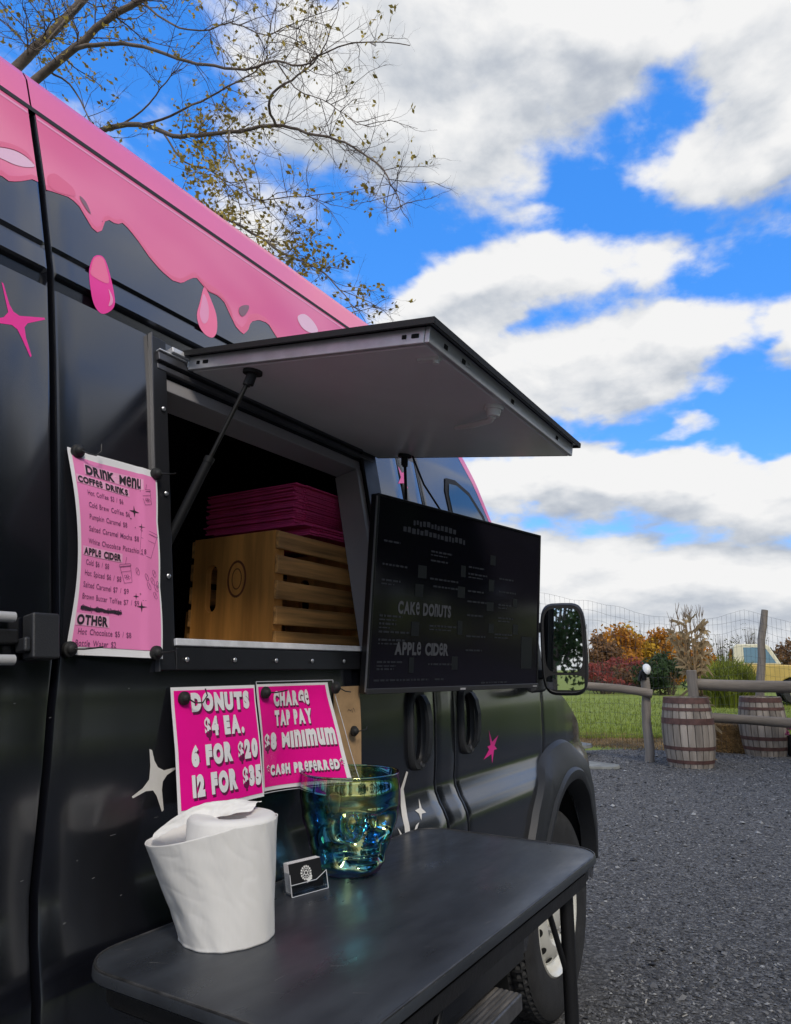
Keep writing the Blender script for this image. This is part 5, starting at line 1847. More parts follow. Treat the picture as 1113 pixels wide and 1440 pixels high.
fr = thing('rail_fence', 'weathered two-rail wooden fence running right from behind the nearer barrel', 'fence', (-.80, 11.1, 0))
mb = MB(); mb.box((-.865, 11.02, 0), (-.735, 11.12, 1.255)); obj('post', mb, M_WEATH, fr, bevel=.012)
mb = MB(); mb.tube([(2.2, 12.35, 0), (2.2, 12.35, 1.3)], .07, 10); obj('post', mb, M_WEATH, fr, smooth=50)
mb = MB(); log(mb, (-.78, 11.16, 1.055), (2.3, 12.20, .97), .080, .088, 12, 5); obj('rail', mb, M_RAIL, fr, smooth=50)
mb = MB(); log(mb, (-.78, 11.16, .60), (2.3, 12.20, .43), .066, .070, 12, 6); obj('rail', mb, M_RAIL, fr, smooth=50)

bp1 = on_z(967, 1077); bp2 = on_z(1072, 1060)
# wire netting with its crooked pole
nt_ = thing('wire_netting', 'tall slack wire netting hung behind the rail fence on a crooked pole', 'netting', (.02, 12.1, 0))
mb = MB()
PD = (bp2 - CAM).dot(FH) + .55
PP = [at_depth(px, py, PD) for px, py in ((1069, 985), (1070, 955), (1072, 925), (1071, 900), (1074, 880), (1076, 858))]
b0 = PP[0].copy(); b0.z = 0
mb.tube([b0] + PP, [.075, .070, .066, .062, .060, .060, .052], 10)
obj('pole', mb, M_WEATH, nt_, smooth=50)
def net_top(s):
    px = 745 + 430 * s
    py = interp(px, [745, 800, 850, 900, 960, 1010, 1045, 1075, 1113, 1180], [833, 838, 848, 862, 872, 868, 857, 866, 876, 872])
    return at_depth(px, py, PD - 1.6 + 1.9 * s)
wr = MB()
NC, NR = 66, 15
def net(i, j):
    s = i / NC
    t = net_top(s + .010 * (1 - j / NR) * 2)
    b = V((t.x, t.y, 0.0))
    f = j / NR
    z = t.z + (.05 - t.z) * f
    sl = .25 * (1 - f) * max(0, .45 - s)
    return V((b.x - sl, b.y + .10 * sin(f * 3 + i * .2), z + .05 * noise.noise(V((i * .18, j * .5, 0)))))
for i in range(NC + 1):
    wr.tube([net(i, j) for j in range(NR + 1)], .0017, 3, cap=False)
for j in range(NR + 1):
    wr.tube([net(i, j) for i in range(NC + 1)], .0017, 3, cap=False)
obj('wire_mesh', wr, mat('dark_wire', (.06, .06, .065), .6), nt_)

# barrels
def barrel(label, loc, r, h, hoops, seed):
    t = thing('wooden_barrel', label, 'barrel', loc, 'old oak barrels by the fence')
    c = V(loc)
    mb = MB()
    n = 22
    bulge = lambda f: .84 + .16 * sin(pi * min(1, max(0, f)))
    for s in range(n):
        a0, a1 = 2 * pi * s / n + .010, 2 * pi * (s + 1) / n - .010
        vs = []
        for j in range(13):
            f = j / 12
            for (a, k) in ((a0, .985), (a0 + .012, 1.0), ((a0 + a1) / 2, 1.006), (a1 - .012, 1.0), (a1, .985)):
                rr = r * bulge(f) * k
                vs.append(c + V((rr * cos(a), rr * sin(a), h * f)))
        mb.add(vs, [(j * 5 + q, j * 5 + q + 1, (j + 1) * 5 + q + 1, (j + 1) * 5 + q) for j in range(12) for q in range(4)])
    obj('stave_wall', mb, M_STAVE, t, smooth=40)
    mb = MB(); mb.lathe([(r * .80, h * .03), (r * .82, 0), (.001, 0)], n, c, 'Z'); mb.lathe([(r * .815, h * .965), (.001, h * .965)], n, c, 'Z'); mb.lathe([(r * .825, 0), (r * .83, h), (r * .80, h), (r * .80, h * .96)], n * 2, c, 'Z')
    obj('barrel_head', mb, M_STAVE, t)
    for (f, w) in hoops:
        mb = MB()
        p = [(r * (bulge(f + d) + .004 + (.012 if 0 < k < 3 else 0)), h * (f + d)) for k, d in enumerate((-w / 2, -w / 2 + .0005, w / 2 - .0005, w / 2))]
        mb.lathe([(q[0], min(q[1], h * .999)) for q in p], 48, c, 'Z')
        obj('hoop', mb, M_HOOP, t, smooth=30)


barrel('grey wooden barrel with rusty hoops standing before the corn stalks', (-.815, 10.50, 0), .335, .900, ((.955, .085), (.83, .045), (.66, .085), (.28, .05), (.09, .05)), 1)
barrel('grey wooden barrel standing behind the lower fence rail on the right', (-.065, 12.40, 0), .335, .860, ((.945, .08), (.80, .05), (.62, .05), (.30, .06), (.13, .06)), 2)

# corn stalk bundle tied to the post
cs = thing('corn_stalk_bundle', 'dried corn stalks tied in a bundle to the fence post behind the barrel', 'corn stalks', (-.80, 11.25, 0))
rb = random.Random(9)
st = MB(); lf = MB(); ts = MB()
cc = V((-.82, 11.38, 0))
def ribbon(mb, P, w):
    up = None
    vs = []
    for i, p in enumerate(P):
        d = (P[min(i + 1, len(P) - 1)] - P[max(i - 1, 0)]).normalized()
        sd = d.cross(V((rb.uniform(-.2, .2), rb.uniform(-1, -.6), .2))).normalized()
        if up is None: up = sd
        sd = (up * .7 + sd * .3).normalized(); up = sd
        f = i / (len(P) - 1)
        ww = w * (max(0.0, sin(pi * (.12 + .88 * f))) ** .7 + .05)
        vs += [p - sd * ww, p + sd * ww]
    mb.add(vs, [(2 * i, 2 * i + 1, 2 * i + 3, 2 * i + 2) for i in range(len(P) - 1)])
for k in range(20):
    a = rb.random() * 2 * pi
    d = V((cos(a), sin(a), 0))
    b = cc + d * rb.uniform(.08, .20); w = cc + d * rb.uniform(.02, .085) + V((0, 0, 1.12)); tp_ = cc + d * rb.uniform(.03, .24) + V((rb.uniform(-.06, .06), 0, rb.uniform(1.75, 2.12)))
    P = [b, b.lerp(w, .5), w, w.lerp(tp_, .5) + d * .02, tp_]
    st.tube(P, [.013, .012, .011, .008, .003], 6)
    for j in range(9):
        f = rb.uniform(.02, .95)
        base = w.lerp(tp_, f) if rb.random() < .72 else b.lerp(w, f)
        a2 = a + rb.uniform(-1.2, 1.2); o = V((cos(a2), sin(a2), 0))
        o.y = abs(o.y) * .8 if rb.random() < .7 else o.y * .5
        up_ = base.z > 1.1
        L_ = rb.uniform(.15, .36) * (1 - .30 * f if up_ else .8); rise = rb.uniform(.7, 1.5) if up_ else rb.uniform(-.3, .5)
        drop = rb.uniform(.3, 1.35) if up_ else rb.uniform(.2, .9)
        Pp = [base + o * (L_ * q * .75) + V((0, 0, L_ * (rise * q - drop * q * q))) + V((noise.noise(V((k, j, q * 3))), 0, noise.noise(V((k, j + 5, q * 3))))) * .05 * q for q in [i / 7 for i in range(8)]]
        ribbon(lf, Pp, rb.uniform(.012, .026))
    for j in range(4):
        ts.tube([tp_, tp_ + V((rb.uniform(-.06, .06), rb.uniform(-.04, .04), rb.uniform(.08, .20)))], [.004, .002], 4)
M_CORN = leaf_mat('dry_corn_husk', (.47, .34, .18), .5)
obj('stalk', st, mat('dry_stalk', (.30, .20, .10), .8, var=.4), cs, smooth=60)
obj('husk_leaves', lf, M_CORN, cs, smooth=60)
obj('tassel', ts, mat('dry_tassel', (.22, .15, .09), .9), cs)
mb = MB(); mb.lathe([(.125, 1.09), (.13, 1.11), (.125, 1.13)], 20, cc, 'Z'); obj('twine', mb, mat('twine', (.3, .22, .12), .9), cs)

# hay bale
hc_ = V((-.62, 12.55, 0))
hb = thing('straw_bale', 'small straw bale on the gravel between the two barrels', 'bale', tuple(hc_))
mb = MB()
mb.grid(1, 1, lambda u, v: hc_ + V((-.4 + .8 * u, -.2, .45 * v)))
mb = MB(); mb.box(hc_ + V((-.42, -.20, .0)), hc_ + V((.36, .22, .43))); obj('bale_core', mb, mat('straw_core', (.17, .105, .045), .95, var=.5, vscale=30, bump=.8, bscale=70), hb, bevel=.03)
mb = MB()
rb = random.Random(4)
for k in range(1500):
    f = rb.random()
    p = hc_ + (V((rb.uniform(-.43, .37), -.205, rb.uniform(0, .44))) if f < .7 else V((rb.uniform(-.42, .36), rb.uniform(-.2, .2), .44)))
    d = V((rb.gauss(0, 1), rb.uniform(-1.2, -.1) * .5, rb.gauss(0, .8))).normalized() * rb.uniform(.03, .09); s = d.orthogonal().normalized() * .0035
    mb.add([p - s, p + s, p + d + s * .5, p + d - s * .5], [(0, 1, 2, 3)])
obj('loose_straw', mb, leaf_mat('straw', (.27, .17, .07), .5), hb)

# potted mums at the right edge
pc_ = V((.36, 12.45, 0))
pt = thing('potted_mums', 'pink potted chrysanthemums at the right edge beside the barrel', 'potted plant', tuple(pc_))
mb = MB(); mb.lathe([(.001, 0), (.13, 0), (.17, .26), (.18, .30), (.165, .30), (.155, .26), (.001, .25)], 24, pc_, 'Z'); obj('pot', mb, mat('dark_pot', (.025, .022, .022), .6), pt, smooth=40)
fm = MB(); gm = MB()
for k in range(420):
    a = rb.random() * 2 * pi; e = rb.random() ** .6 * pi / 2
    p = pc_ + V((cos(a) * cos(e) * .23, sin(a) * cos(e) * .23, .30 + .20 * sin(e)))
    n_ = (p - pc_ - V((0, 0, .25))).normalized(); u = n_.orthogonal().normalized(); w = n_.cross(u)
    tgt = fm if rb.random() < .75 else gm
    s = rb.uniform(.014, .024)
    p += n_ * rb.uniform(-.02, .02)
    tgt.add([p + u * s, p + w * s, p - u * s, p - w * s, p + n_ * s * .7], [(0, 1, 4), (1, 2, 4), (2, 3, 4), (3, 0, 4)])
obj('blossoms', fm, leaf_mat('pink_blossom', (.55, .12, .28), .3), pt); obj('leaves', gm, leaf_mat('mum_leaf', (.05, .10, .03)), pt)

# flat stones by the verge
rb = random.Random(12)
def flat_stone(mb, c, rx, ry, h, seed):
    n = 12
    P = []
    for k in range(n):
        a = 2 * pi * k / n
        j = 1 + .22 * noise.noise(V((cos(a) * 1.5, sin(a) * 1.5, seed)))
        P.append((c[0] + rx * cos(a) * j, c[1] + ry * sin(a) * j))
    mb.add([(x, y, c[2]) for x, y in P] + [(c[0] + (x - c[0]) * .97, c[1] + (y - c[1]) * .97, c[2] + h) for x, y in P], [tuple(range(n - 1, -1, -1)), tuple(range(n, 2 * n))] + [(k, (k + 1) % n, n + (k + 1) % n, n + k) for k in range(n)])
sp = on_z(815, 1064)
zz = .004
for k, (rx, ry, h, lab) in enumerate(((.42, .34, .055, 'thick grey stone at the bottom of the little stack by the verge'), (.36, .30, .05, 'grey flat stone in the middle of the little stack by the verge'), (.50, .42, .045, 'broad greenish slate on top of the little stack by the verge'))):
    mb = MB(); flat_stone(mb, (sp.x - .35 + rb.uniform(-.03, .03), sp.y + .15, zz), rx, ry, h, k + 1); zz += h + .002
    tag(obj('flat_stone', mb, M_STONE, None, bevel=.006), lab, 'stone', 'flat stones beside the dry grass')
gp = on_z(838, 1079)
mb = MB(); flat_stone(mb, (gp.x - .25, gp.y, .005), .62, .28, .035, 8)
tag(obj('flat_stone', mb, M_STONE, None, bevel=.006), 'long flat stone lying alone on the gravel in front of the stone stack', 'stone', 'flat stones beside the dry grass')

#@@SECTION far
# ------------------------------------------------------------------ yellow truck
def truck():
    c = at_depth(1078, 960, 26); c.z = 0
    hx = (RT * .93 - FH * .36).normalized(); hy = V((-hx.y, hx.x, 0))
    t = thing('pickup_truck', 'old pale yellow pickup truck parked beyond the lawn', 'truck', tuple(c))
    def P(x, y, z): return c + hx * x * 1.15 + hy * y + V((0, 0, z))
    def ext(mb, prof, y0, y1, taper=None):
        n = len(prof)
        f = taper or (lambda z: 0)
        mb.add([P(x, y0 + f(z), z) for x, z in prof] + [P(x, y1 - f(z), z) for x, z in prof],
               [tuple(range(n - 1, -1, -1)), tuple(range(n, 2 * n))] + [(k, (k + 1) % n, n + (k + 1) % n, n + k) for k in range(n)])
    mb = MB()
    arch = [(.72 + .50 * cos(a), .50 + .46 * sin(a)) for a in [pi * k / 10 for k in range(11)]]
    ext(mb, [(-.95, .50), (-.95, 1.38), (.30, 1.38), (1.0, 1.34), (1.72, 1.28), (1.82, 1.15), (1.82, .55), (1.22, .50)] + arch[1:-1] + [(.22, .50)], -.95, .95)
    obj('truck_body', mb, M_YEL, t, bevel=.04)
    mb = MB()
    ext(mb, [(-.92, 1.38), (-.88, 2.02), (-.80, 2.10), (.02, 2.10), (.12, 2.03), (.40, 1.38)], -.86, .86, lambda z: max(0, (z - 1.38) * .16))
    cab = obj('cab', mb, M_CREAM, t, bevel=.04)
    def side_win(pts, name, y, d):
        for s in (-1, 1):
            mb = MB()
            mb.add([P(x, s * (y - max(0, (z - 1.38) * .16) + d), z) for x, z in pts], [tuple(range(len(pts)))])
            obj(name, mb, mat('sky_tint_glass', (.10, .22, .30), .06, spec=.9), cab)  # reflected sky is put into the glass as a blue base colour
    side_win([(-.62, 1.44), (-.60, 1.98), (.0, 1.98), (.26, 1.44)], 'side_window', .86, .012)
    mb = MB(); mb.add([P(.40, -.74, 1.43), P(.40, .74, 1.43), P(.155, .68, 1.99), P(.155, -.68, 1.99)], [(0, 1, 2, 3)]); mb.v = [tuple(V(v) + hx * .02) for v in mb.v]
    obj('windscreen', mb, mat('sky_tint_glass', (.10, .22, .30), .06, spec=.9), cab)
    mb = MB(); mb.add([P(-.95, -.60, 1.50), P(-.95, .60, 1.50), P(-.915, .55, 1.95), P(-.915, -.55, 1.95)], [(0, 1, 2, 3)]); obj('rear_window', mb, M_GLASSD, cab)
    mb = MB(); ext(mb, [(-2.3, .62), (-2.3, 1.22), (-1.02, 1.22), (-1.02, .62)], -.93, .93); obj('bed', mb, M_YEL, t, bevel=.03)
    for x in (.72, -1.7):
        for y in (-.80, .80):
            mb = MB()
            prof = [(.20, -.08), (.36, -.10), (.40, -.06), (.40, .06), (.36, .10), (.20, .08)]
            vs = []
            for r, h in prof:
                for k in range(24):
                    a = 2 * pi * k / 24; vs.append(P(x + r * cos(a), y + h, .40 + r * sin(a)))
            mb.add(vs, [(i * 24 + k, i * 24 + (k + 1) % 24, (i + 1) * 24 + (k + 1) % 24, (i + 1) * 24 + k) for i in range(5) for k in range(24)])
            w = obj('wheel', mb, M_TYRE, t, smooth=40)
            mb = MB(); mb.tube([P(x, y - .07, .40), P(x, y + .07, .40)], .21, 20); obj('hub', mb, M_CREAM, w)
    mb = MB(); ext(mb, [(1.83, .50), (1.83, .66), (1.93, .66), (1.93, .50)], -.98, .98); obj('bumper', mb, M_WHITEP, t, bevel=.02)
    for s in (-1, 1):
        mb = MB(); mb.tube([P(1.82, s * .68, .98), P(1.86, s * .68, .98)], .11, 16); obj('headlight', mb, M_LAMP, t)
    mb = MB(); mb.tube([P(1.5, -.955, 1.14), P(1.5, -.98, 1.14)], .05, 12); obj('marker_lamp', mb, mat('amber_lens', (.5, .10, .02), .3), t)
    mb = MB(); mb.box((0, 0, 0), (0.01, .01, .01)); 
    mb = MB(); ext(mb, [(.22, .52)] + [(.72 + .46 * cos(pi - a), .50 + .43 * sin(a)) for a in [pi * k / 10 for k in range(11)]] + [(1.22, .52)], -.90, .90); obj('wheel_well', mb, M_HOLE, t)


truck()


# ------------------------------------------------------------------ trees and shrubs
def leaf_cloud(mb, rb, c, rad, n, size, clumps=24, hollow=.55, flat=1.0):
    cl = []
    for k in range(clumps):
        d = V((rb.gauss(0, 1), rb.gauss(0, 1), rb.gauss(0, .8))).normalized() * rb.uniform(hollow, .95)
        cl.append((V((c[0] + d.x * rad[0], c[1] + d.y * rad[1], c[2] + d.z * rad[2])), rb.uniform(.22, .42)))
    for k in range(n):
        cc_, cr_ = cl[rb.randrange(clumps)]
        d = V((rb.gauss(0, 1), rb.gauss(0, 1), rb.gauss(0, 1))).normalized() * (rb.random() ** .4)
        p = cc_ + V((d.x * rad[0] * cr_, d.y * rad[1] * cr_, d.z * rad[2] * cr_))
        if p.z < .02: p.z = rb.uniform(.02, .3)
        u = V((rb.gauss(0, 1), rb.gauss(0, 1), rb.gauss(0, 1))).normalized(); w = u.orthogonal().normalized()
        s = size * rb.uniform(.6, 1.4)
        mb.add([p - u * s, p + w * s * .55, p + u * s, p - w * s * .55], [(0, 1, 2, 3)])


def twigs(mb, rb, base, h, spread, n, r):
    for k in range(n):
        a = rb.random() * 2 * pi; s = spread * rb.random()
        b = V(base) + V((cos(a) * s * .3, sin(a) * s * .3, 0))
        t = V(base) + V((cos(a) * s, sin(a) * s, h * rb.uniform(.6, 1.05)))
        m_ = b.lerp(t, .5) + V((rb.uniform(-.1, .1), rb.uniform(-.1, .1), .1)) * h * .2
        mb.tube([b, m_, t], [r, r * .7, r * .25], 4, cap=False)


def shrub(name, label, cat, px, dep, w, h, col, n, size, seed, twig=14, group=None, vert=1.0, twigcol=(.10, .075, .055)):
    rb = random.Random(seed)
    c = at_depth(px, 940, dep); c.z = 0
    t = thing(name, label, cat, tuple(c), group)
    mb = MB()
    if h > 2.6: mb.tube([c, c + V((.05, 0, h * .35)), c + V((0, .1, h * .6))], [.12, .10, .05], 7)
    twigs(mb, rb, c, h, w * .9, twig, .018)
    obj('trunk' if h > 2.6 else 'stems', mb, mat('stem_%d' % int(sum(twigcol) * 1000), twigcol, .9, var=.3), t)
    mb = MB(); leaf_cloud(mb, rb, (c.x, c.y, h * .55), (w, w * .8, h * .5), n, size, 26)
    obj('crown' if h > 2.6 else 'foliage', mb, col, t)


L_OR = leaf_mat('orange_leaf', (.48, .21, .025), .45)
L_YE = leaf_mat('yellow_leaf', (.58, .36, .035), .4)
L_RED = leaf_mat('red_leaf', (.24, .055, .045), .45)
L_BRN = leaf_mat('russet_leaf', (.22, .12, .055), .45)
L_GRN = leaf_mat('dark_green_leaf', (.045, .075, .028), .45)
L_WIL = leaf_mat('willow_leaf', (.22, .25, .04), .45)
L_OLV = leaf_mat('olive_leaf', (.10, .10, .035), .45)
for a in (
    ('autumn_tree', 'russet tree at the left end of the autumn hedge, beside the mirror', 'tree', 838, 40, 1.5, 3.0, L_BRN, 1500, .13, 1, 30),
    ('autumn_tree', 'orange-topped tree rising over the red shrubs', 'tree', 866, 44, 1.9, 4.2, L_OR, 2600, .13, 2, 26),
    ('autumn_tree', 'golden yellow tree just left of the fence post', 'tree', 890, 46, 1.7, 4.1, L_YE, 2400, .13, 3, 26),
    ('autumn_shrub', 'red leaved shrub in front of the orange tree', 'shrub', 885, 38, 1.9, 1.75, L_RED, 900, .11, 4, 40),
    ('autumn_shrub', 'pinkish red shrub low beside the mirror', 'shrub', 848, 36, 1.8, 1.6, L_RED, 600, .10, 5, 50),
    ('autumn_shrub', 'brown half bare shrub under the fence lamp', 'shrub', 905, 36, 1.3, 1.5, L_BRN, 900, .10, 6, 50),
    ('autumn_tree', 'orange tree left of the corn stalks', 'tree', 934, 45, 1.9, 3.6, L_OR, 2600, .13, 7, 24),
    ('autumn_tree', 'bare pale tree showing above the orange tree', 'tree', 948, 52, 1.6, 4.2, L_BRN, 350, .10, 8, 90),
    ('green_shrub', 'dark green shrub behind the corn stalk bundle', 'shrub', 938, 34, 1.5, 1.8, L_GRN, 2200, .09, 9, 20),
    ('autumn_tree', 'small orange tree peeping out right of the corn stalks', 'tree', 985, 46, 1.1, 3.0, L_OR, 1200, .12, 10, 20),
    ('autumn_tree', 'bare grey tree behind the yellow truck cab', 'tree', 1062, 60, 1.8, 4.6, L_OLV, 150, .09, 12, 110),
    ('autumn_tree', 'russet tree at the right edge behind the truck', 'tree', 1125, 50, 1.8, 3.4, L_BRN, 1500, .13, 13, 40),
    ('autumn_tree', 'bare brown tree between the willow and the truck', 'tree', 1018, 62, 2.2, 4.0, L_OLV, 250, .10, 14, 100),
):
    shrub(*a)


def willow(px, dep, w, h, seed, label, col, n=900):
    rb = random.Random(seed)
    c = at_depth(px, 940, dep); c.z = 0
    t = thing('feathery_shrub', label, 'shrub', tuple(c))
    mb = MB(); st = MB()
    for k in range(n):
        a = rb.random() * 2 * pi; s = w * rb.random() ** .6
        o = V((cos(a), sin(a), 0))
        hh = h * rb.uniform(.5, 1.0) * (1 - .35 * (s / w) ** 2)
        P = [c + o * s * .55, c + o * s * .8 + V((0, 0, hh * .6)), c + o * s * 1.05 + V((rb.uniform(-.1, .1), 0, hh))]
        wd = rb.uniform(.012, .03)
        sd = V((rb.uniform(-1, 1), rb.uniform(-.3, .3), 0)).normalized() * wd
        mb.add([P[0] - sd, P[0] + sd, P[1] - sd, P[1] + sd, P[2]], [(0, 1, 3, 2), (2, 3, 4)])
        for j in range(2):
            q = P[1].lerp(P[2], rb.random()) if rb.random() < .7 else P[0].lerp(P[1], rb.random()); e = q + V((rb.uniform(-.22, .22), rb.uniform(-.1, .1), rb.uniform(.05, .3)))
            mb.add([q - sd * .8, q + sd * .8, e], [(0, 1, 2)])
    twigs(st, rb, c, h * .8, w * .8, 24, .015)
    obj('foliage', mb, col, t); obj('stems', st, mat('stem_230', (.10, .075, .055), .9), t)


willow(1024, 24, 1.0, 1.75, 31, 'feathery yellow-green shrub left of the truck', L_WIL, 1500)
willow(1047, 23.5, .5, 1.35, 32, 'feathery green shrub touching the truck cab', L_WIL, 800)
willow(998, 24, .5, 1.15, 33, 'low yellow-green shrub just right of the corn stalks', L_WIL, 500)
rb = random.Random(77)
mb = MB()
for k in range(160):
    a = at_depth(rb.uniform(700, 1180), 940, rb.uniform(62, 75)); a.z = 0
    leaf_cloud(mb, rb, (a.x, a.y, .9), (1.6, 1.2, rb.uniform(.8, 1.6)), 60, .16, 6)
tag(obj('hedgerow', mb, L_OLV), 'continuous low olive hedgerow along the far edge of the lawn', 'hedge', kind='stuff')

# ------------------------------------------------------------------ the big bare tree over the van roof
def bare_tree():
    rb = random.Random(1234)
    D = 8.2
    base = at_depth(-330, 900, 9.2); base.z = 0
    t = thing('tall_tree', 'tall nearly bare tree with a few yellow leaves behind the van roof', 'tree', tuple(base))
    S = .5391
    def pl(pts, d0, d1):
        n = len(pts)
        return [at_depth(x * S, y * S, d0 + (d1 - d0) * i / (n - 1)) for i, (x, y) in enumerate(pts)]
    fork = at_depth(-150, 300, 9.0)
    limbs = []      # (points, r0, r1)
    A = [fork] + pl([(-120, 360), (40, 180), (120, 100), (215, 0), (300, -110), (380, -260)], 8.8, 8.3)
    B = [fork] + pl([(-60, 380), (85, 215), (190, 130), (280, 50), (370, 0), (470, -60)], 8.6, 7.6)
    limbs += [(A, .125, .05), (B, .105, .04)]
    limbs.append((pl([(190, 130), (250, 118), (320, 112), (400, 130), (490, 160), (560, 172), (640, 180), (720, 160), (790, 170), (850, 135), (960, 108), (1070, 118)], 8.2, 6.6), .040, .006))
    limbs.append((pl([(-150, 420), (60, 400), (260, 340), (360, 325), (450, 352), (520, 352), (600, 345), (680, 332), (740, 328), (800, 345), (880, 365), (940, 395), (1000, 440), (1030, 500), (1050, 540)], 9.0, 7.0), .058, .006))
    limbs.append((pl([(670, 330), (700, 275), (725, 230), (780, 195), (830, 150), (850, 110), (870, 60)], 7.6, 6.9), .026, .006))
    limbs.append((pl([(200, 560), (400, 520), (540, 545), (610, 580), (680, 620), (740, 660), (790, 680), (850, 715), (900, 770), (930, 825)], 8.6, 7.2), .042, .005))
    limbs.append((pl([(350, 350), (420, 310), (500, 275), (570, 240), (640, 200), (690, 165), (700, 90), (720, 20)], 8.5, 7.6), .026, .006))
    limbs.append((pl([(290, 330), (370, 290), (420, 230), (450, 190), (480, 160)], 8.7, 8.4), .020, .006))
    limbs.append((pl([(215, 0), (160, 60), (90, 130), (20, 60), (-60, 20)], 8.4, 8.0), .020, .006))
    limbs.append((pl([(540, 350), (600, 400), (640, 480), (660, 520), (760, 515), (860, 505), (960, 490)], 7.8, 7.2), .018, .004))
    limbs.append((pl([(120, 185), (180, 220), (220, 280), (240, 330), (300, 360)], 8.6, 8.4), .022, .006))
    limbs.append((pl([(370, 0), (440, 60), (520, 80), (600, 60), (700, 90), (760, 60), (880, 20)], 8.0, 7.0), .020, .005))
    limbs.append((pl([(760, 165), (770, 230), (840, 260), (900, 300), (960, 330)], 7.3, 6.9), .012, .004))
    limbs.append((pl([(420, 350), (480, 420), (560, 450), (620, 520), (630, 600)], 8.5, 8.0), .020, .005))
    trunk = MB()
    trunk.tube([base, base + V((.1, 0, 1.5)), base.lerp(fork, .75), fork + V((0, 0, .1))], [.26, .22, .18, .12], 12)
    obj('trunk', trunk, M_BARK, t, smooth=60)
    bm_ = MB(); tw = MB(); lv = MB()
    def tapered(mb, P, r0, r1, n):
        # smooth the polyline a little and jitter it
        Q = []
        for i in range(len(P) - 1):
            for k in range(3):
                f = k / 3
                p0 = P[max(i - 1, 0)]; p1 = P[i]; p2 = P[i + 1]; p3 = P[min(i + 2, len(P) - 1)]
                q = .5 * ((2 * p1) + (p2 - p0) * f + (2 * p0 - 5 * p1 + 4 * p2 - p3) * f * f + (-p0 + 3 * p1 - 3 * p2 + p3) * f ** 3)
                Q.append(q + V((rb.uniform(-1, 1), rb.uniform(-1, 1), rb.uniform(-1, 1))) * .012)
        Q.append(P[-1])
        mb.tube(Q, [r0 + (r1 - r0) * (i / (len(Q) - 1)) ** .8 for i in range(len(Q))], n, cap=False)
        return Q
    def leaf(p, s):
        u = V((rb.gauss(0, 1), rb.gauss(0, 1), rb.gauss(0, .6))).normalized(); w = u.orthogonal().normalized()
        lv.add([p, p + u * s + w * s * .55, p + u * s * 2, p + u * s - w * s * .55], [(0, 1, 2, 3)])
    def dens(p):
        # leaves hang on mostly in the lower middle of the crown
        r = p - CAM; d = r.dot(FW); px = PW / 2 + FPX * r.dot(RT) / d; py = PH / 2 - FPX * r.dot(UP) / d
        return 1.0 * math.exp(-((px - 250) / 75) ** 2 - ((py - 245) / 75) ** 2) + .45 * math.exp(-((px - 440) / 90) ** 2 - ((py - 380) / 60) ** 2) + .35 * math.exp(-((px - 120) / 60) ** 2 - ((py - 80) / 60) ** 2) + .06
    def grow(P, r, lvl, L_):
        n = {0: 7.5, 1: 10.5, 2: 8.0}[lvl]
        tot = sum((P[i + 1] - P[i]).length for i in range(len(P) - 1))
        cnt = max(2, int(tot * n * rb.uniform(.8, 1.2)))
        for k in range(cnt):
            f = rb.uniform(.10 if lvl else .22, 1.0)
            i = min(int(f * (len(P) - 1)), len(P) - 2)
            p = P[i].lerp(P[i + 1], f * (len(P) - 1) - i)
            d = (P[i + 1] - P[i]).normalized()
            o = V((rb.gauss(0, 1), rb.gauss(0, 1), rb.gauss(.25, .8))).normalized()
            g = (d * .65 + o * .85).normalized()
            l = L_ * rb.uniform(.35, 1.1) * (1.15 - .45 * f)
            Q = [p]
            for s in range(4):
                g = (g + V((rb.gauss(0, .25), rb.gauss(0, .25), rb.gauss(.02, .25)))).normalized()
                Q.append(Q[-1] + g * l / 4)
            rr = min(r * .45, {0: .011, 1: .0055, 2: .0032}[lvl])
            tw.tube(Q, [rr, rr * .8, rr * .65, rr * .5, rr * .35], 5 if lvl == 0 else 3, cap=False)
            if lvl < 2:
                grow(Q, rr, lvl + 1, L_ * .48)
            else:
                if rb.random() < 1.6 * dens(Q[-1]):
                    for q in range(rb.randrange(2, 6)):
                        leaf(Q[rb.randrange(1, 5)], rb.uniform(.022, .042))
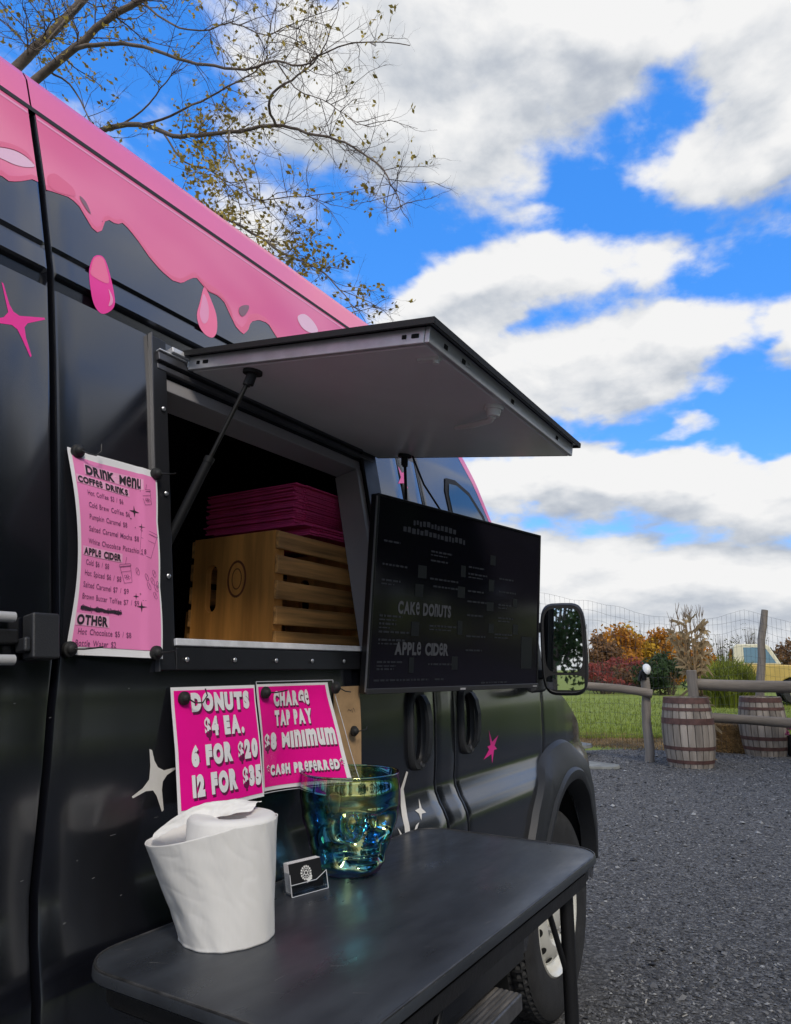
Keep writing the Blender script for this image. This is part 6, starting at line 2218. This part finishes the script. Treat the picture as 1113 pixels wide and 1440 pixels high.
    done = [base.lerp(fork, f) for f in (.55, .65, .75, .85)] + [fork]
    for P, r0, r1 in limbs:
        near = min(done, key=lambda q: (q - P[0]).length)
        if (near - P[0]).length > .9:
            P = [near, near.lerp(P[0], .5) + V((0, 0, .12))] + P      # its hidden lower run, back to the trunk
        else:
            P = [near] + P[1:]
        r0 *= .8; r1 *= .8
        Q = tapered(bm_, P, r0, r1, 8 if r0 > .03 else 6)
        done += Q
        grow(Q[3:], max(r1 * 2, .012), 0, .95)
    obj('limbs', bm_, M_BARK, t, smooth=60)
    obj('twigs', tw, M_TWIG, t)
    obj('leaves', lv, leaf_mat('olive_yellow_leaf', (.46, .34, .075), .45), t)


bare_tree()

# ------------------------------------------------------------------ trees across the yard (seen only as reflections in paint and mirror)
def yard_tree(count, x, y, h, seed, label, leaf_size=.30):
    rb = random.Random(seed)
    c = V((x, y, 0))
    t = thing('yard_tree', label, 'tree', tuple(c), 'trees across the yard')
    mb = MB(); mb.tube([c, c + V((.1, 0, h * .3)), c + V((0, .1, h * .7))], [.25, .2, .08], 8); twigs(mb, rb, c + V((0, 0, h * .2)), h * .75, h * .3, 24, .05)
    obj('trunk', mb, M_BARK, t)
    mb = MB(); leaf_cloud(mb, rb, (x, y, h * .52), (h * .36, h * .36, h * .50), count, leaf_size, 40, .35)
    obj('crown', mb, L_GRN, t)
    return t


yt = yard_tree(5000, 15, 9, 12.5, 1, 'leafy green tree across the yard from the van, out of frame')
for k, (x, y) in enumerate(((13, 2.5), (13.5, 15), (15, 21), (18, 27), (21, 35), (24, 44), (18, 12), (20, 18), (14, -5), (19, 5), (27, 30), (12, 5.5), (14.5, 12), (23, 24))):
    dup(yt, (x, y, 0), rz=k * 1.3)
yt2 = yard_tree(2200, 6.0, -24, 7.0, 2, 'sparse leafy tree behind the photographer, seen only in the side mirror', .13)
for k, (x, y) in enumerate(((1.0, -27), (10.5, -25), (14, -19), (4.5, -36))):
    dup(yt2, (x, y, 0), rz=k * 2.1)
